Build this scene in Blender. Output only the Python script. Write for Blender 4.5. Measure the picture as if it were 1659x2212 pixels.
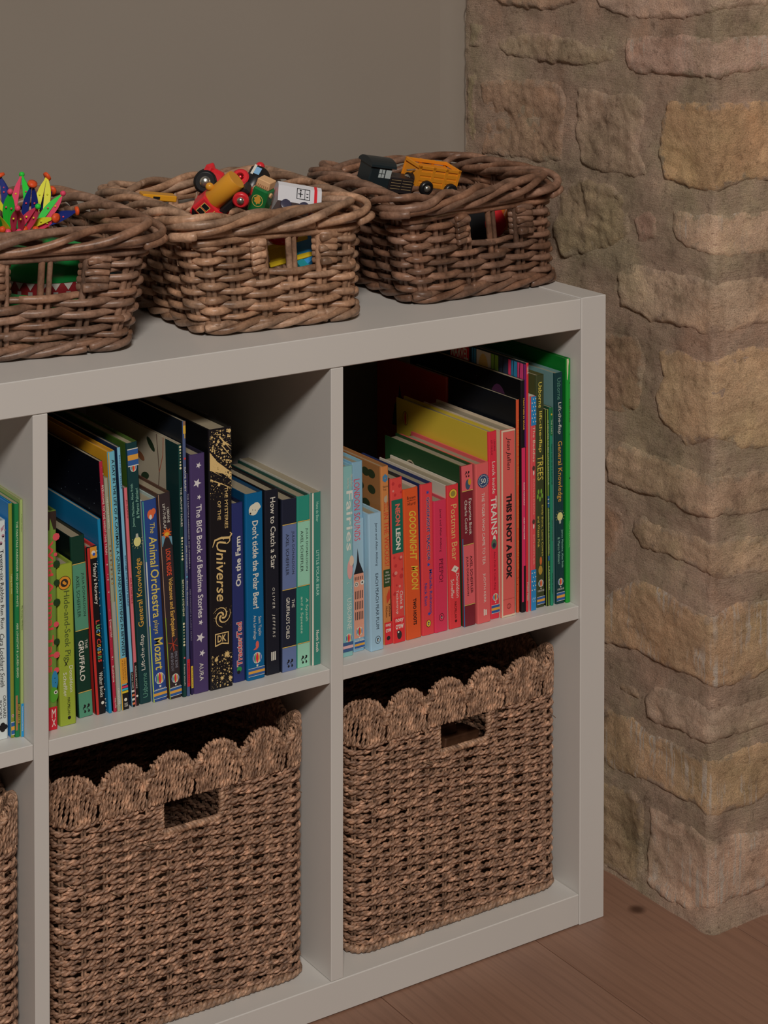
import bpy, bmesh, math, random
import numpy as np
from mathutils import Vector, Matrix, Euler, noise, geometry

random.seed(7)
scene = bpy.context.scene
COL = scene.collection
for o in list(bpy.data.objects):
    bpy.data.objects.remove(o, do_unlink=True)

# ------------------------------------------------------------------ camera
FPX, PPY, IW, IH = 4325.674, -126.2765, 1659.0, 2212.0
CAM = np.array([-1.54494, -1.8452, 1.24886])
YAW, PITCH, ROLL = 0.58584, -0.02812, 0.00061
FW = np.array([math.sin(YAW) * math.cos(PITCH), math.cos(YAW) * math.cos(PITCH), math.sin(PITCH)])
_rt = np.array([math.cos(YAW), -math.sin(YAW), 0.0])
_up = np.cross(_rt, FW)
RT = _rt * math.cos(ROLL) + _up * math.sin(ROLL)
UP = -_rt * math.sin(ROLL) + _up * math.cos(ROLL)
cam_data = bpy.data.cameras.new('camera')
cam = bpy.data.objects.new('camera', cam_data)
COL.objects.link(cam)
cam.matrix_world = Matrix(((RT[0], UP[0], -FW[0], CAM[0]), (RT[1], UP[1], -FW[1], CAM[1]),
                           (RT[2], UP[2], -FW[2], CAM[2]), (0, 0, 0, 1)))
cam_data.sensor_fit = 'HORIZONTAL'
cam_data.sensor_width = 36.0
cam_data.lens = FPX / IW * 36.0
cam_data.shift_y = (PPY - IH / 2) / IW
cam_data.clip_start = 0.05
scene.camera = cam

# ------------------------------------------------------------------ world, light, exposure
world = bpy.data.worlds.new('world')
scene.world = world
world.use_nodes = True
_bg = world.node_tree.nodes['Background']
_bg.inputs[0].default_value = (0.86, 0.94, 1.0, 1)
_bg.inputs[1].default_value = 0.022


def area(name, loc, target, sx, sy, power, color):
    d = bpy.data.lights.new(name, 'AREA')
    d.shape = 'RECTANGLE'
    d.size, d.size_y, d.energy, d.color = sx, sy, power, color
    ob = bpy.data.objects.new(name, d)
    COL.objects.link(ob)
    ob.location = loc
    v = Vector(target) - Vector(loc)
    ob.rotation_euler = v.to_track_quat('-Z', 'Y').to_euler()
    return ob


# daylight from the big window across the room, behind and left of the camera
area('window_daylight', (-2.75, -4.15, 4.15), (-0.4, 0.1, 0.5), 0.95, 0.85, 222, (1.0, 0.92, 0.85))
# warm lamp standing further along the stone pier, to the right
_d = bpy.data.lights.new('warm_room_lamp', 'POINT')
_d.energy, _d.color, _d.shadow_soft_size = 5.0, (1.0, 0.72, 0.42), 0.12
_o = bpy.data.objects.new('warm_room_lamp', _d)
COL.objects.link(_o)
_o.location = (1.0, -0.75, 1.25)
scene.view_settings.view_transform = 'Standard'
scene.view_settings.look = 'None'
scene.view_settings.exposure = -0.1
scene.view_settings.gamma = 1.0
scene.view_settings.use_curve_mapping = False


# ------------------------------------------------------------------ helpers
def lin(c):
    c = c / 255.0
    return c / 12.92 if c <= 0.04045 else ((c + 0.055) / 1.055) ** 2.4


GAIN = (1.72, 1.78, 1.72)


def alb(rgb):
    """paint colour from a colour as the photograph records it on a lit front face"""
    c = [lin(v) * g for v, g in zip(rgb, GAIN)]
    k = min(1.0, 0.82 / max(c))
    return tuple(v * k for v in c)


MATS = {}


def mat(rgb, rough=0.55, metal=0.0, raw=False, bump=0.0, var=0.0, scale=300.0):
    key = (tuple(rgb), rough, metal, raw, bump, var, scale)
    if key in MATS:
        return MATS[key]
    m = bpy.data.materials.new('paint_%d' % len(MATS))
    m.use_nodes = True
    nt = m.node_tree
    b = nt.nodes['Principled BSDF']
    c = tuple(rgb) if raw else alb(rgb)
    b.inputs['Base Color'].default_value = (*c, 1)
    b.inputs['Roughness'].default_value = rough
    b.inputs['Metallic'].default_value = metal
    b.inputs['Specular IOR Level'].default_value = 0.28 if not metal and rough >= 0.4 else 0.5
    if bump or var:
        tc = nt.nodes.new('ShaderNodeTexCoord')
        n = nt.nodes.new('ShaderNodeTexNoise')
        n.inputs['Scale'].default_value = scale
        n.inputs['Detail'].default_value = 4
        nt.links.new(tc.outputs['Object'], n.inputs['Vector'])
        if bump:
            bp = nt.nodes.new('ShaderNodeBump')
            bp.inputs['Strength'].default_value = bump
            bp.inputs['Distance'].default_value = 0.001
            nt.links.new(n.outputs['Fac'], bp.inputs['Height'])
            nt.links.new(bp.outputs['Normal'], b.inputs['Normal'])
        if var:
            r = nt.nodes.new('ShaderNodeValToRGB')
            r.color_ramp.elements[0].position = 0.3
            r.color_ramp.elements[1].position = 0.7
            r.color_ramp.elements[0].color = (*[v * (1 - var) for v in c], 1)
            r.color_ramp.elements[1].color = (*[min(1, v * (1 + var)) for v in c], 1)
            nt.links.new(n.outputs['Fac'], r.inputs[0])
            nt.links.new(r.outputs[0], b.inputs['Base Color'])
    MATS[key] = m
    return m


def tag(o, label=None, cat=None, group=None, kind=None):
    if label: o['label'] = label
    if cat: o['category'] = cat
    if group: o['group'] = group
    if kind: o['kind'] = kind
    return o


def empty(name, loc=(0, 0, 0), rot=None, label=None, cat=None, group=None, kind=None):
    o = bpy.data.objects.new(name, None)
    o.empty_display_size = 0.02
    COL.objects.link(o)
    o.location = loc
    if rot is not None: o.rotation_euler = rot
    return tag(o, label, cat, group, kind)


class MB:
    """mesh builder: verts, faces, material slots"""

    def __init__(self):
        self.v, self.f, self.m, self.mats, self.s = [], [], [], [], []

    def slot(self, m):
        if m not in self.mats: self.mats.append(m)
        return self.mats.index(m)

    def add(self, v, f, m, smooth=False):
        b = len(self.v)
        self.v += [tuple(map(float, p)) for p in v]
        i = self.slot(m)
        for q in f:
            self.f.append(tuple(b + k for k in q)); self.m.append(i); self.s.append(smooth)
        return self

    def box(self, x0, x1, y0, y1, z0, z1, m, c=0.0, M=None):
        if c <= 0:
            v = [(x, y, z) for x in (x0, x1) for y in (y0, y1) for z in (z0, z1)]
            f = [(0, 1, 3, 2), (4, 6, 7, 5), (0, 4, 5, 1), (2, 3, 7, 6), (0, 2, 6, 4), (1, 5, 7, 3)]
        else:
            v, idx = [], {}
            X, Y, Z = (x0, x1), (y0, y1), (z0, z1)
            for i in (0, 1):
                for j in (0, 1):
                    for k in (0, 1):
                        sx, sy, sz = (1, -1)[i], (1, -1)[j], (1, -1)[k]
                        for a in range(3):
                            p = [X[i] + sx * c, Y[j] + sy * c, Z[k] + sz * c]
                            p[a] = (X, Y, Z)[a][(i, j, k)[a]]
                            idx[i, j, k, a] = len(v); v.append(tuple(p))
            f = []
            for a in range(3):
                for e in (0, 1):
                    q = []
                    for (s, t) in ((0, 0), (1, 0), (1, 1), (0, 1)):
                        c3 = [0, 0, 0]; c3[a] = e; c3[(a + 1) % 3] = s; c3[(a + 2) % 3] = t
                        q.append(idx[c3[0], c3[1], c3[2], a])
                    f.append(tuple(q) if e else tuple(reversed(q)))
            for a in range(3):
                b_, d_ = (a + 1) % 3, (a + 2) % 3
                for s in (0, 1):
                    for t in (0, 1):
                        def g(e, ax):
                            c3 = [0, 0, 0]; c3[a] = e; c3[b_] = s; c3[d_] = t
                            return idx[c3[0], c3[1], c3[2], ax]
                        q = (g(0, b_), g(1, b_), g(1, d_), g(0, d_))
                        f.append(q if (s == t) else tuple(reversed(q)))
            for i in (0, 1):
                for j in (0, 1):
                    for k in (0, 1):
                        q = tuple(idx[i, j, k, a] for a in range(3))
                        f.append(q if (i + j + k) % 2 else tuple(reversed(q)))
        if M is not None: v = [tuple(M @ Vector(p)) for p in v]
        return self.add(v, f, m)

    def cyl(self, p0, p1, r0, m, r1=None, n=24, cap=True, smooth=True):
        p0, p1 = Vector(p0), Vector(p1)
        r1 = r0 if r1 is None else r1
        ax = (p1 - p0).normalized()
        a = ax.orthogonal().normalized(); b = ax.cross(a)
        v = []
        for p, r in ((p0, r0), (p1, r1)):
            for i in range(n):
                t = 2 * math.pi * i / n
                v.append(p + a * (r * math.cos(t)) + b * (r * math.sin(t)))
        f = [(i, (i + 1) % n, n + (i + 1) % n, n + i) for i in range(n)]
        self.add(v, f, m, smooth)
        if cap:
            self.add(v[:n], [tuple(reversed(range(n)))], m)
            self.add(v[n:], [tuple(range(n))], m)
        return self

    def lathe(self, prof, p0, ax, m, n=24):
        """prof: list of (radius, distance along the axis)"""
        p0, ax = Vector(p0), Vector(ax).normalized()
        a = ax.orthogonal().normalized(); b = ax.cross(a)
        v = []
        for r, h in prof:
            for i in range(n):
                t = 2 * math.pi * i / n
                v.append(p0 + ax * h + a * (r * math.cos(t)) + b * (r * math.sin(t)))
        f = []
        for j in range(len(prof) - 1):
            for i in range(n):
                f.append((j * n + i, j * n + (i + 1) % n, (j + 1) * n + (i + 1) % n, (j + 1) * n + i))
        self.add(v, f, m, True)
        self.add(v[:n], [tuple(reversed(range(n)))], m)
        self.add(v[-n:], [tuple(range(n))], m)
        return self

    def ball(self, c, r, m, n=14, sq=(1, 1, 1)):
        v, f = [], []
        k = n // 2
        for i in range(k + 1):
            t = math.pi * i / k
            for j in range(n):
                p = 2 * math.pi * j / n
                v.append((c[0] + r * sq[0] * math.sin(t) * math.cos(p), c[1] + r * sq[1] * math.sin(t) * math.sin(p),
                          c[2] + r * sq[2] * math.cos(t)))
        for i in range(k):
            for j in range(n):
                f.append((i * n + j, (i + 1) * n + j, (i + 1) * n + (j + 1) % n, i * n + (j + 1) % n))
        return self.add(v, f, m, True)

    def prism(self, poly, a0, a1, m, axis=2, smooth=False):
        """polygon (2D) extruded along an axis between a0 and a1"""
        n = len(poly)
        def P(p, h):
            return {0: (h, p[0], p[1]), 1: (p[0], h, p[1]), 2: (p[0], p[1], h)}[axis]
        v = [P(p, a0) for p in poly] + [P(p, a1) for p in poly]
        f = [(i, (i + 1) % n, n + (i + 1) % n, n + i) for i in range(n)]
        self.add(v, f, m, smooth)
        self.add(v[:n], [tuple(reversed(range(n)))], m)
        self.add(v[n:], [tuple(range(n))], m)
        return self

    def obj(self, name, parent=None, xf=None):
        me = bpy.data.meshes.new(name)
        v = self.v
        if xf is not None: v = [tuple(xf @ Vector(p)) for p in v]
        me.from_pydata(v, [], self.f)
        for m in self.mats: me.materials.append(m)
        me.polygons.foreach_set('material_index', self.m)
        me.polygons.foreach_set('use_smooth', self.s)
        me.update()
        o = bpy.data.objects.new(name, me)
        COL.objects.link(o)
        if parent is not None: o.parent = parent
        return o


def fix_normals(o):
    bm = bmesh.new(); bm.from_mesh(o.data)
    bmesh.ops.recalc_face_normals(bm, faces=bm.faces)
    bm.to_mesh(o.data); bm.free()
    return o


def np_mesh(name, V, F, material, parent=None, smooth=True):
    """mesh object from numpy arrays; F is (n,4) or (n,3)"""
    me = bpy.data.meshes.new(name)
    V = np.asarray(V, dtype=np.float32); F = np.asarray(F, dtype=np.int32)
    k = F.shape[1]
    me.vertices.add(len(V)); me.vertices.foreach_set('co', V.ravel())
    me.loops.add(F.size); me.loops.foreach_set('vertex_index', F.ravel())
    me.polygons.add(len(F))
    me.polygons.foreach_set('loop_start', np.arange(0, F.size, k, dtype=np.int32))
    me.polygons.foreach_set('loop_total', np.full(len(F), k, dtype=np.int32))
    me.polygons.foreach_set('use_smooth', np.full(len(F), smooth, dtype=bool))
    me.materials.append(material)
    me.update(calc_edges=True); me.validate()
    o = bpy.data.objects.new(name, me)
    COL.objects.link(o)
    if parent is not None: o.parent = parent
    return o


def tube_np(path, rad, sides=8, closed=False, flat=1.0):
    """tube round a polyline; returns V, F (quads); open tubes get tapered closed ends"""
    P = np.asarray(path, float)
    R = np.full(len(P), rad, float) if np.isscalar(rad) else np.asarray(rad, float)
    if not closed:
        d0 = P[0] - P[1]; d0 /= np.linalg.norm(d0) + 1e-12
        d1 = P[-1] - P[-2]; d1 /= np.linalg.norm(d1) + 1e-12
        P = np.vstack([P[0] + d0 * R[0] * .25, P[0] + d0 * R[0] * .2, P, P[-1] + d1 * R[-1] * .2, P[-1] + d1 * R[-1] * .25])
        R = np.concatenate([[1e-5, R[0] * .75], R, [R[-1] * .75, 1e-5]])
        T = np.gradient(P, axis=0)
    else:
        T = np.roll(P, -1, 0) - np.roll(P, 1, 0)
    T /= np.linalg.norm(T, axis=1)[:, None] + 1e-12
    ref = np.tile(np.array([0.0, 0.0, 1.0]), (len(P), 1))
    ref[np.abs(T[:, 2]) > 0.9] = (0.31, 0.95, 0)
    if np.mean(np.abs(T[:, 2])) > 0.5:
        ref[:] = (0.31, 0.95, 0.0)
    A = np.cross(T, ref); A /= np.linalg.norm(A, axis=1)[:, None] + 1e-12
    B = np.cross(A, T)
    n, k = len(P), sides
    ang = np.arange(k) * 2 * math.pi / k
    V = P[:, None, :] + R[:, None, None] * (np.cos(ang)[None, :, None] * A[:, None, :] + flat * np.sin(ang)[None, :, None] * B[:, None, :])
    V = V.reshape(-1, 3)
    m = n if closed else n - 1
    i = np.arange(m)[:, None]; j = np.arange(k)[None, :]
    i2 = (i + 1) % n; j2 = (j + 1) % k
    F = np.stack([i * k + j, i * k + j2, i2 * k + j2, i2 * k + j], -1).reshape(-1, 4)
    return V, F


def merge(parts):
    Vs, Fs, b = [], [], 0
    for V, F in parts:
        Vs.append(V); Fs.append(F + b); b += len(V)
    return np.vstack(Vs), np.vstack(Fs)


def rayp(u, v, ax, val):
    d = FW + RT * (u - IW / 2) / FPX - UP * (v - PPY) / FPX
    t = (val - CAM[ax]) / d[ax]
    return Vector(CAM + t * d)


# ------------------------------------------------------------------ procedural materials of the place
def nodes(name):
    m = bpy.data.materials.new(name); m.use_nodes = True
    nt = m.node_tree
    return m, nt, nt.nodes['Principled BSDF'], nt.nodes.new, nt.links.new


def ramp(nt, fac, stops):
    r = nt.nodes.new('ShaderNodeValToRGB')
    e = r.color_ramp.elements
    while len(e) < len(stops): e.new(0.5)
    for el, (p, c) in zip(e, stops):
        el.position = p; el.color = (*c, 1) if len(c) == 3 else c
    nt.links.new(fac, r.inputs[0])
    return r.outputs[0]


def tex(nt, kind, vec, **kw):
    n = nt.nodes.new(kind)
    for k, v in kw.items(): n.inputs[k].default_value = v
    if vec is not None: nt.links.new(vec, n.inputs['Vector'])
    return n


def coord(nt, out='Object', scale=(1, 1, 1)):
    tc = nt.nodes.new('ShaderNodeTexCoord')
    mp = nt.nodes.new('ShaderNodeMapping')
    mp.inputs['Scale'].default_value = scale
    nt.links.new(tc.outputs[out], mp.inputs['Vector'])
    return mp.outputs[0]


def mix(nt, a, b, fac, mode='MIX'):
    n = nt.nodes.new('ShaderNodeMix'); n.data_type = 'RGBA'; n.blend_type = mode
    for i, s in ((0, fac), (6, a), (7, b)):
        if isinstance(s, (int, float)): n.inputs[i].default_value = s
        elif isinstance(s, tuple): n.inputs[i].default_value = (*s, 1) if len(s) == 3 else s
        else: nt.links.new(s, n.inputs[i])
    return n.outputs[2]


def bump(nt, b, h, strength, dist):
    n = nt.nodes.new('ShaderNodeBump')
    n.inputs['Strength'].default_value = strength; n.inputs['Distance'].default_value = dist
    nt.links.new(h, n.inputs['Height'])
    nt.links.new(n.outputs[0], b.inputs['Normal'])


def wall_paint():
    m, nt, b, N, L = nodes('taupe_wall_paint')
    v = coord(nt)
    n = tex(nt, 'ShaderNodeTexNoise', v, Scale=2.2, Detail=3)
    L(ramp(nt, n.outputs[0], [(0.3, (0.300, 0.262, 0.218)), (0.7, (0.332, 0.292, 0.246))]), b.inputs['Base Color'])
    b.inputs['Roughness'].default_value = 0.75
    n2 = tex(nt, 'ShaderNodeTexNoise', v, Scale=220, Detail=3)
    bump(nt, b, n2.outputs[0], 0.12, 0.0006)
    return m


def lam():
    m, nt, b, N, L = nodes('white_laminate')
    v = coord(nt)
    n = tex(nt, 'ShaderNodeTexNoise', v, Scale=3.0, Detail=2)
    L(ramp(nt, n.outputs[0], [(0.3, (0.675, 0.660, 0.625)), (0.7, (0.71, 0.695, 0.66))]), b.inputs['Base Color'])
    b.inputs['Roughness'].default_value = 0.42
    return m


def oak():
    m, nt, b, N, L = nodes('brown_oak_board')
    oi = N('ShaderNodeObjectInfo')
    add = N('ShaderNodeVectorMath'); add.operation = 'ADD'
    tc = N('ShaderNodeTexCoord')
    L(tc.outputs['Object'], add.inputs[0])
    mu = N('ShaderNodeVectorMath'); mu.operation = 'SCALE'; mu.inputs[0].default_value = (7.0, 13.0, 3.0)
    L(oi.outputs['Random'], mu.inputs['Scale']); L(mu.outputs[0], add.inputs[1])
    mp = N('ShaderNodeMapping'); mp.inputs['Scale'].default_value = (1.0, 0.16, 1.0)
    L(add.outputs[0], mp.inputs['Vector'])
    dist = tex(nt, 'ShaderNodeTexNoise', mp.outputs[0], Scale=9, Detail=2)
    w = N('ShaderNodeTexWave'); w.wave_type = 'BANDS'; w.bands_direction = 'X'
    w.inputs['Scale'].default_value = 22; w.inputs['Distortion'].default_value = 9
    w.inputs['Detail'].default_value = 2.5; w.inputs['Detail Scale'].default_value = 0.8
    L(mp.outputs[0], w.inputs['Vector'])
    base = ramp(nt, dist.outputs[0], [(0.25, (0.262, 0.140, 0.092)), (0.55, (0.315, 0.176, 0.118)), (0.8, (0.285, 0.162, 0.114))])
    grain = ramp(nt, w.outputs[0], [(0.0, (0.72, 0.70, 0.68)), (0.25, (1, 1, 1)), (1.0, (1.06, 1.04, 1.02))])
    c1 = mix(nt, base, grain, 0.3, 'MULTIPLY')
    mp2 = N('ShaderNodeMapping'); mp2.inputs['Scale'].default_value = (1.0, 0.03, 1.0)
    L(add.outputs[0], mp2.inputs['Vector'])
    fine = tex(nt, 'ShaderNodeTexNoise', mp2.outputs[0], Scale=420, Detail=3)
    f2 = ramp(nt, fine.outputs[0], [(0.35, (0.82, 0.80, 0.78)), (0.6, (1.03, 1.03, 1.03))])
    c2 = mix(nt, c1, f2, 0.4, 'MULTIPLY')
    kn = tex(nt, 'ShaderNodeTexVoronoi', add.outputs[0], Scale=5.0)
    k = ramp(nt, kn.outputs['Distance'], [(0.0, (0.18, 0.13, 0.12)), (0.035, (0.35, 0.3, 0.28)), (0.07, (1, 1, 1))])
    L(mix(nt, c2, k, 1.0, 'MULTIPLY'), b.inputs['Base Color'])
    b.inputs['Roughness'].default_value = 0.5
    bump(nt, b, fine.outputs[0], 0.25, 0.0004)
    return m


def stone_mat(chisel, mortar=False):
    m, nt, b, N, L = nodes('mortar' if mortar else ('chiselled_sandstone' if chisel else 'sandstone'))
    oi = N('ShaderNodeObjectInfo')
    v = coord(nt, 'Object')
    big = tex(nt, 'ShaderNodeTexNoise', v, Scale=14, Detail=7, Roughness=0.68)
    med = tex(nt, 'ShaderNodeTexNoise', v, Scale=95, Detail=8, Roughness=0.78)
    fine = tex(nt, 'ShaderNodeTexNoise', v, Scale=600, Detail=4, Roughness=0.75)
    brush = tex(nt, 'ShaderNodeTexNoise', coord(nt, 'Object', (60, 60, 420) if mortar else (150, 150, 260)), Scale=1.0, Detail=5, Roughness=0.7)
    tone = ramp(nt, big.outputs[0], [(0.32, (0.42, 0.39, 0.36)), (0.43, (0.84, 0.82, 0.79)), (0.55, (1.02, 1.0, 0.98)), (0.68, (1.36, 1.32, 1.26))])
    hue = tex(nt, 'ShaderNodeTexNoise', v, Scale=8, Detail=5, Roughness=0.6)
    tint = ramp(nt, hue.outputs[0], [(0.36, (0.96, 1.0, 0.92)), (0.47, (1.0, 0.99, 0.98)), (0.56, (1.02, 0.975, 0.985)), (0.68, (1.08, 0.945, 0.88))])
    mcol = ramp(nt, hue.outputs[0], [(0.35, (0.595, 0.475, 0.350)), (0.5, (0.615, 0.475, 0.358)), (0.65, (0.635, 0.475, 0.368))])
    if mortar:
        col = mcol
    else:
        at = N('ShaderNodeAttribute'); at.attribute_name = 'edge'
        wob = tex(nt, 'ShaderNodeTexNoise', v, Scale=55, Detail=4, Roughness=0.65)
        m1 = N('ShaderNodeMath'); m1.operation = 'MULTIPLY_ADD'; m1.inputs[1].default_value = 0.055; m1.inputs[2].default_value = -0.0285
        L(wob.outputs[0], m1.inputs[0])
        m2 = N('ShaderNodeMath'); m2.operation = 'ADD'; L(at.outputs['Fac'], m2.inputs[0]); L(m1.outputs[0], m2.inputs[1])
        m3 = N('ShaderNodeMapRange'); m3.inputs[1].default_value = 0.0; m3.inputs[2].default_value = 0.008; L(m2.outputs[0], m3.inputs[0])
        col = mix(nt, mcol, oi.outputs['Color'], m3.outputs[0])
    c = mix(nt, col, tone, 0.85, 'MULTIPLY')
    c = mix(nt, c, tint, 0.85, 'MULTIPLY')
    sp = ramp(nt, fine.outputs[0], [(0.36, (0.62, 0.58, 0.54)), (0.5, (1, 1, 1)), (0.68, (1.22, 1.2, 1.17))])
    c = mix(nt, c, sp, 0.75, 'MULTIPLY')
    md = ramp(nt, med.outputs[0], [(0.34, (0.45, 0.4, 0.36)), (0.44, (0.97, 0.97, 0.97)), (0.62, (1.08, 1.07, 1.05))])
    c = mix(nt, c, md, 0.8, 'MULTIPLY')
    if chisel:
        sc = tex(nt, 'ShaderNodeTexNoise', coord(nt, 'Object', (230, 230, 7)), Scale=1.0, Detail=2)
        pt = tex(nt, 'ShaderNodeTexNoise', v, Scale=13, Detail=2)
        line = ramp(nt, sc.outputs[0], [(0.53, (0, 0, 0)), (0.63, (1, 1, 1))])
        where = ramp(nt, pt.outputs[0], [(0.45, (0, 0, 0)), (0.57, (0.85, 0.85, 0.85))])
        mask = mix(nt, line, where, 1.0, 'MULTIPLY')
        c = mix(nt, c, (0.80, 0.70, 0.60), mask)
    L(c, b.inputs['Base Color'])
    b.inputs['Roughness'].default_value = 0.95
    h = mix(nt, med.outputs['Color'], fine.outputs['Color'], 0.35)
    h = mix(nt, h, brush.outputs['Color'], 0.3)
    bump(nt, b, h, 1.0, 0.011)
    return m


def fibre(name, stops, scale, rough, rings=False):
    """rattan and seagrass: tint from the object's own colour, streaks along it"""
    m, nt, b, N, L = nodes(name)
    oi = N('ShaderNodeObjectInfo')
    v = coord(nt)
    n1 = tex(nt, 'ShaderNodeTexNoise', v, Scale=scale, Detail=4, Roughness=0.65)
    n2 = tex(nt, 'ShaderNodeTexNoise', v, Scale=scale * 9, Detail=3)
    a = ramp(nt, n1.outputs[0], stops)
    c = mix(nt, oi.outputs['Color'], a, 0.85, 'MULTIPLY')
    f = ramp(nt, n2.outputs[0], [(0.3, (0.7, 0.66, 0.62)), (0.6, (1.08, 1.06, 1.04))])
    c = mix(nt, c, f, 0.6, 'MULTIPLY')
    L(c, b.inputs['Base Color'])
    b.inputs['Roughness'].default_value = rough
    bump(nt, b, n2.outputs[0], 0.3, 0.0008)
    return m


M_WALL, M_LAM, M_OAK = wall_paint(), lam(), oak()
M_STONE, M_CHIS, M_MORT = stone_mat(False), stone_mat(True), stone_mat(False, True)
M_RAT = fibre('rattan', [(0.32, (0.36, 0.33, 0.31)), (0.46, (0.84, 0.82, 0.80)), (0.56, (1.10, 1.09, 1.08)), (0.68, (1.7, 1.75, 1.8))], 34, 0.42)
M_GRASS = fibre('seagrass', [(0.36, (0.34, 0.28, 0.25)), (0.47, (0.85, 0.79, 0.75)), (0.55, (1.15, 1.08, 1.02)), (0.65, (2.1, 2.0, 1.9))], 105, 0.5)
M_PAGE = mat((128, 118, 101), 0.8, bump=0.3, scale=900)

# ------------------------------------------------------------------ setting: walls and floor
TS, TT, HH, TD, CW, REC, DEP = 0.03779, 0.03778, 0.75781, 0.016, 0.335, 0.0014, 0.39
SX, SY, WY = 0.083, -0.098, 0.402      # stone pier faces, back wall

mb = MB()
mb.box(-3.2, 0.30, WY, WY + 0.12, -0.02, 2.5, M_WALL)
tag(mb.obj('wall_back'), 'plain taupe painted wall behind the white shelving unit', 'wall', kind='structure')

mb = MB()
mb.box(-3.2, 1.8, -3.4, WY, -0.06, -0.014, mat((60, 42, 34), 0.8))
floor = tag(mb.obj('floor'), 'brown oak plank floor', 'floor', kind='structure')
k = 0
for i in range(-10, 8):
    x0 = -0.1015 + 0.2195 * i
    ends = [-3.4, WY - 0.002]
    if i not in (-1, 0, 1):
        ends.insert(1, -1.2 - 0.9 * random.random())
    for a, b in zip(ends[:-1], ends[1:]):
        mb = MB()
        mb.box(x0 + 0.0006, x0 + 0.2189, a + 0.0006, b - 0.0006, -0.0138, 0.0, M_OAK, 0.0011)
        mb.obj('plank', floor)


# stone pier: unrolled along s (s<0 the left face, s>0 the front face)
def unroll(s, z, h, r=0.005):
    if s < -r: return (SX - h, SY - s, z)
    if s > r: return (SX + s, SY - h, z)
    th = (s + r) / (2 * r) * math.pi / 2
    return (SX + r - (r + h) * math.cos(th), SY + r - (r + h) * math.sin(th), z)


def fbm(p, sc, oc=4):
    return noise.fractal(Vector((p[0] * sc, p[1] * sc, p[2] * sc)), 0.9, 2.1, oc)


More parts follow.
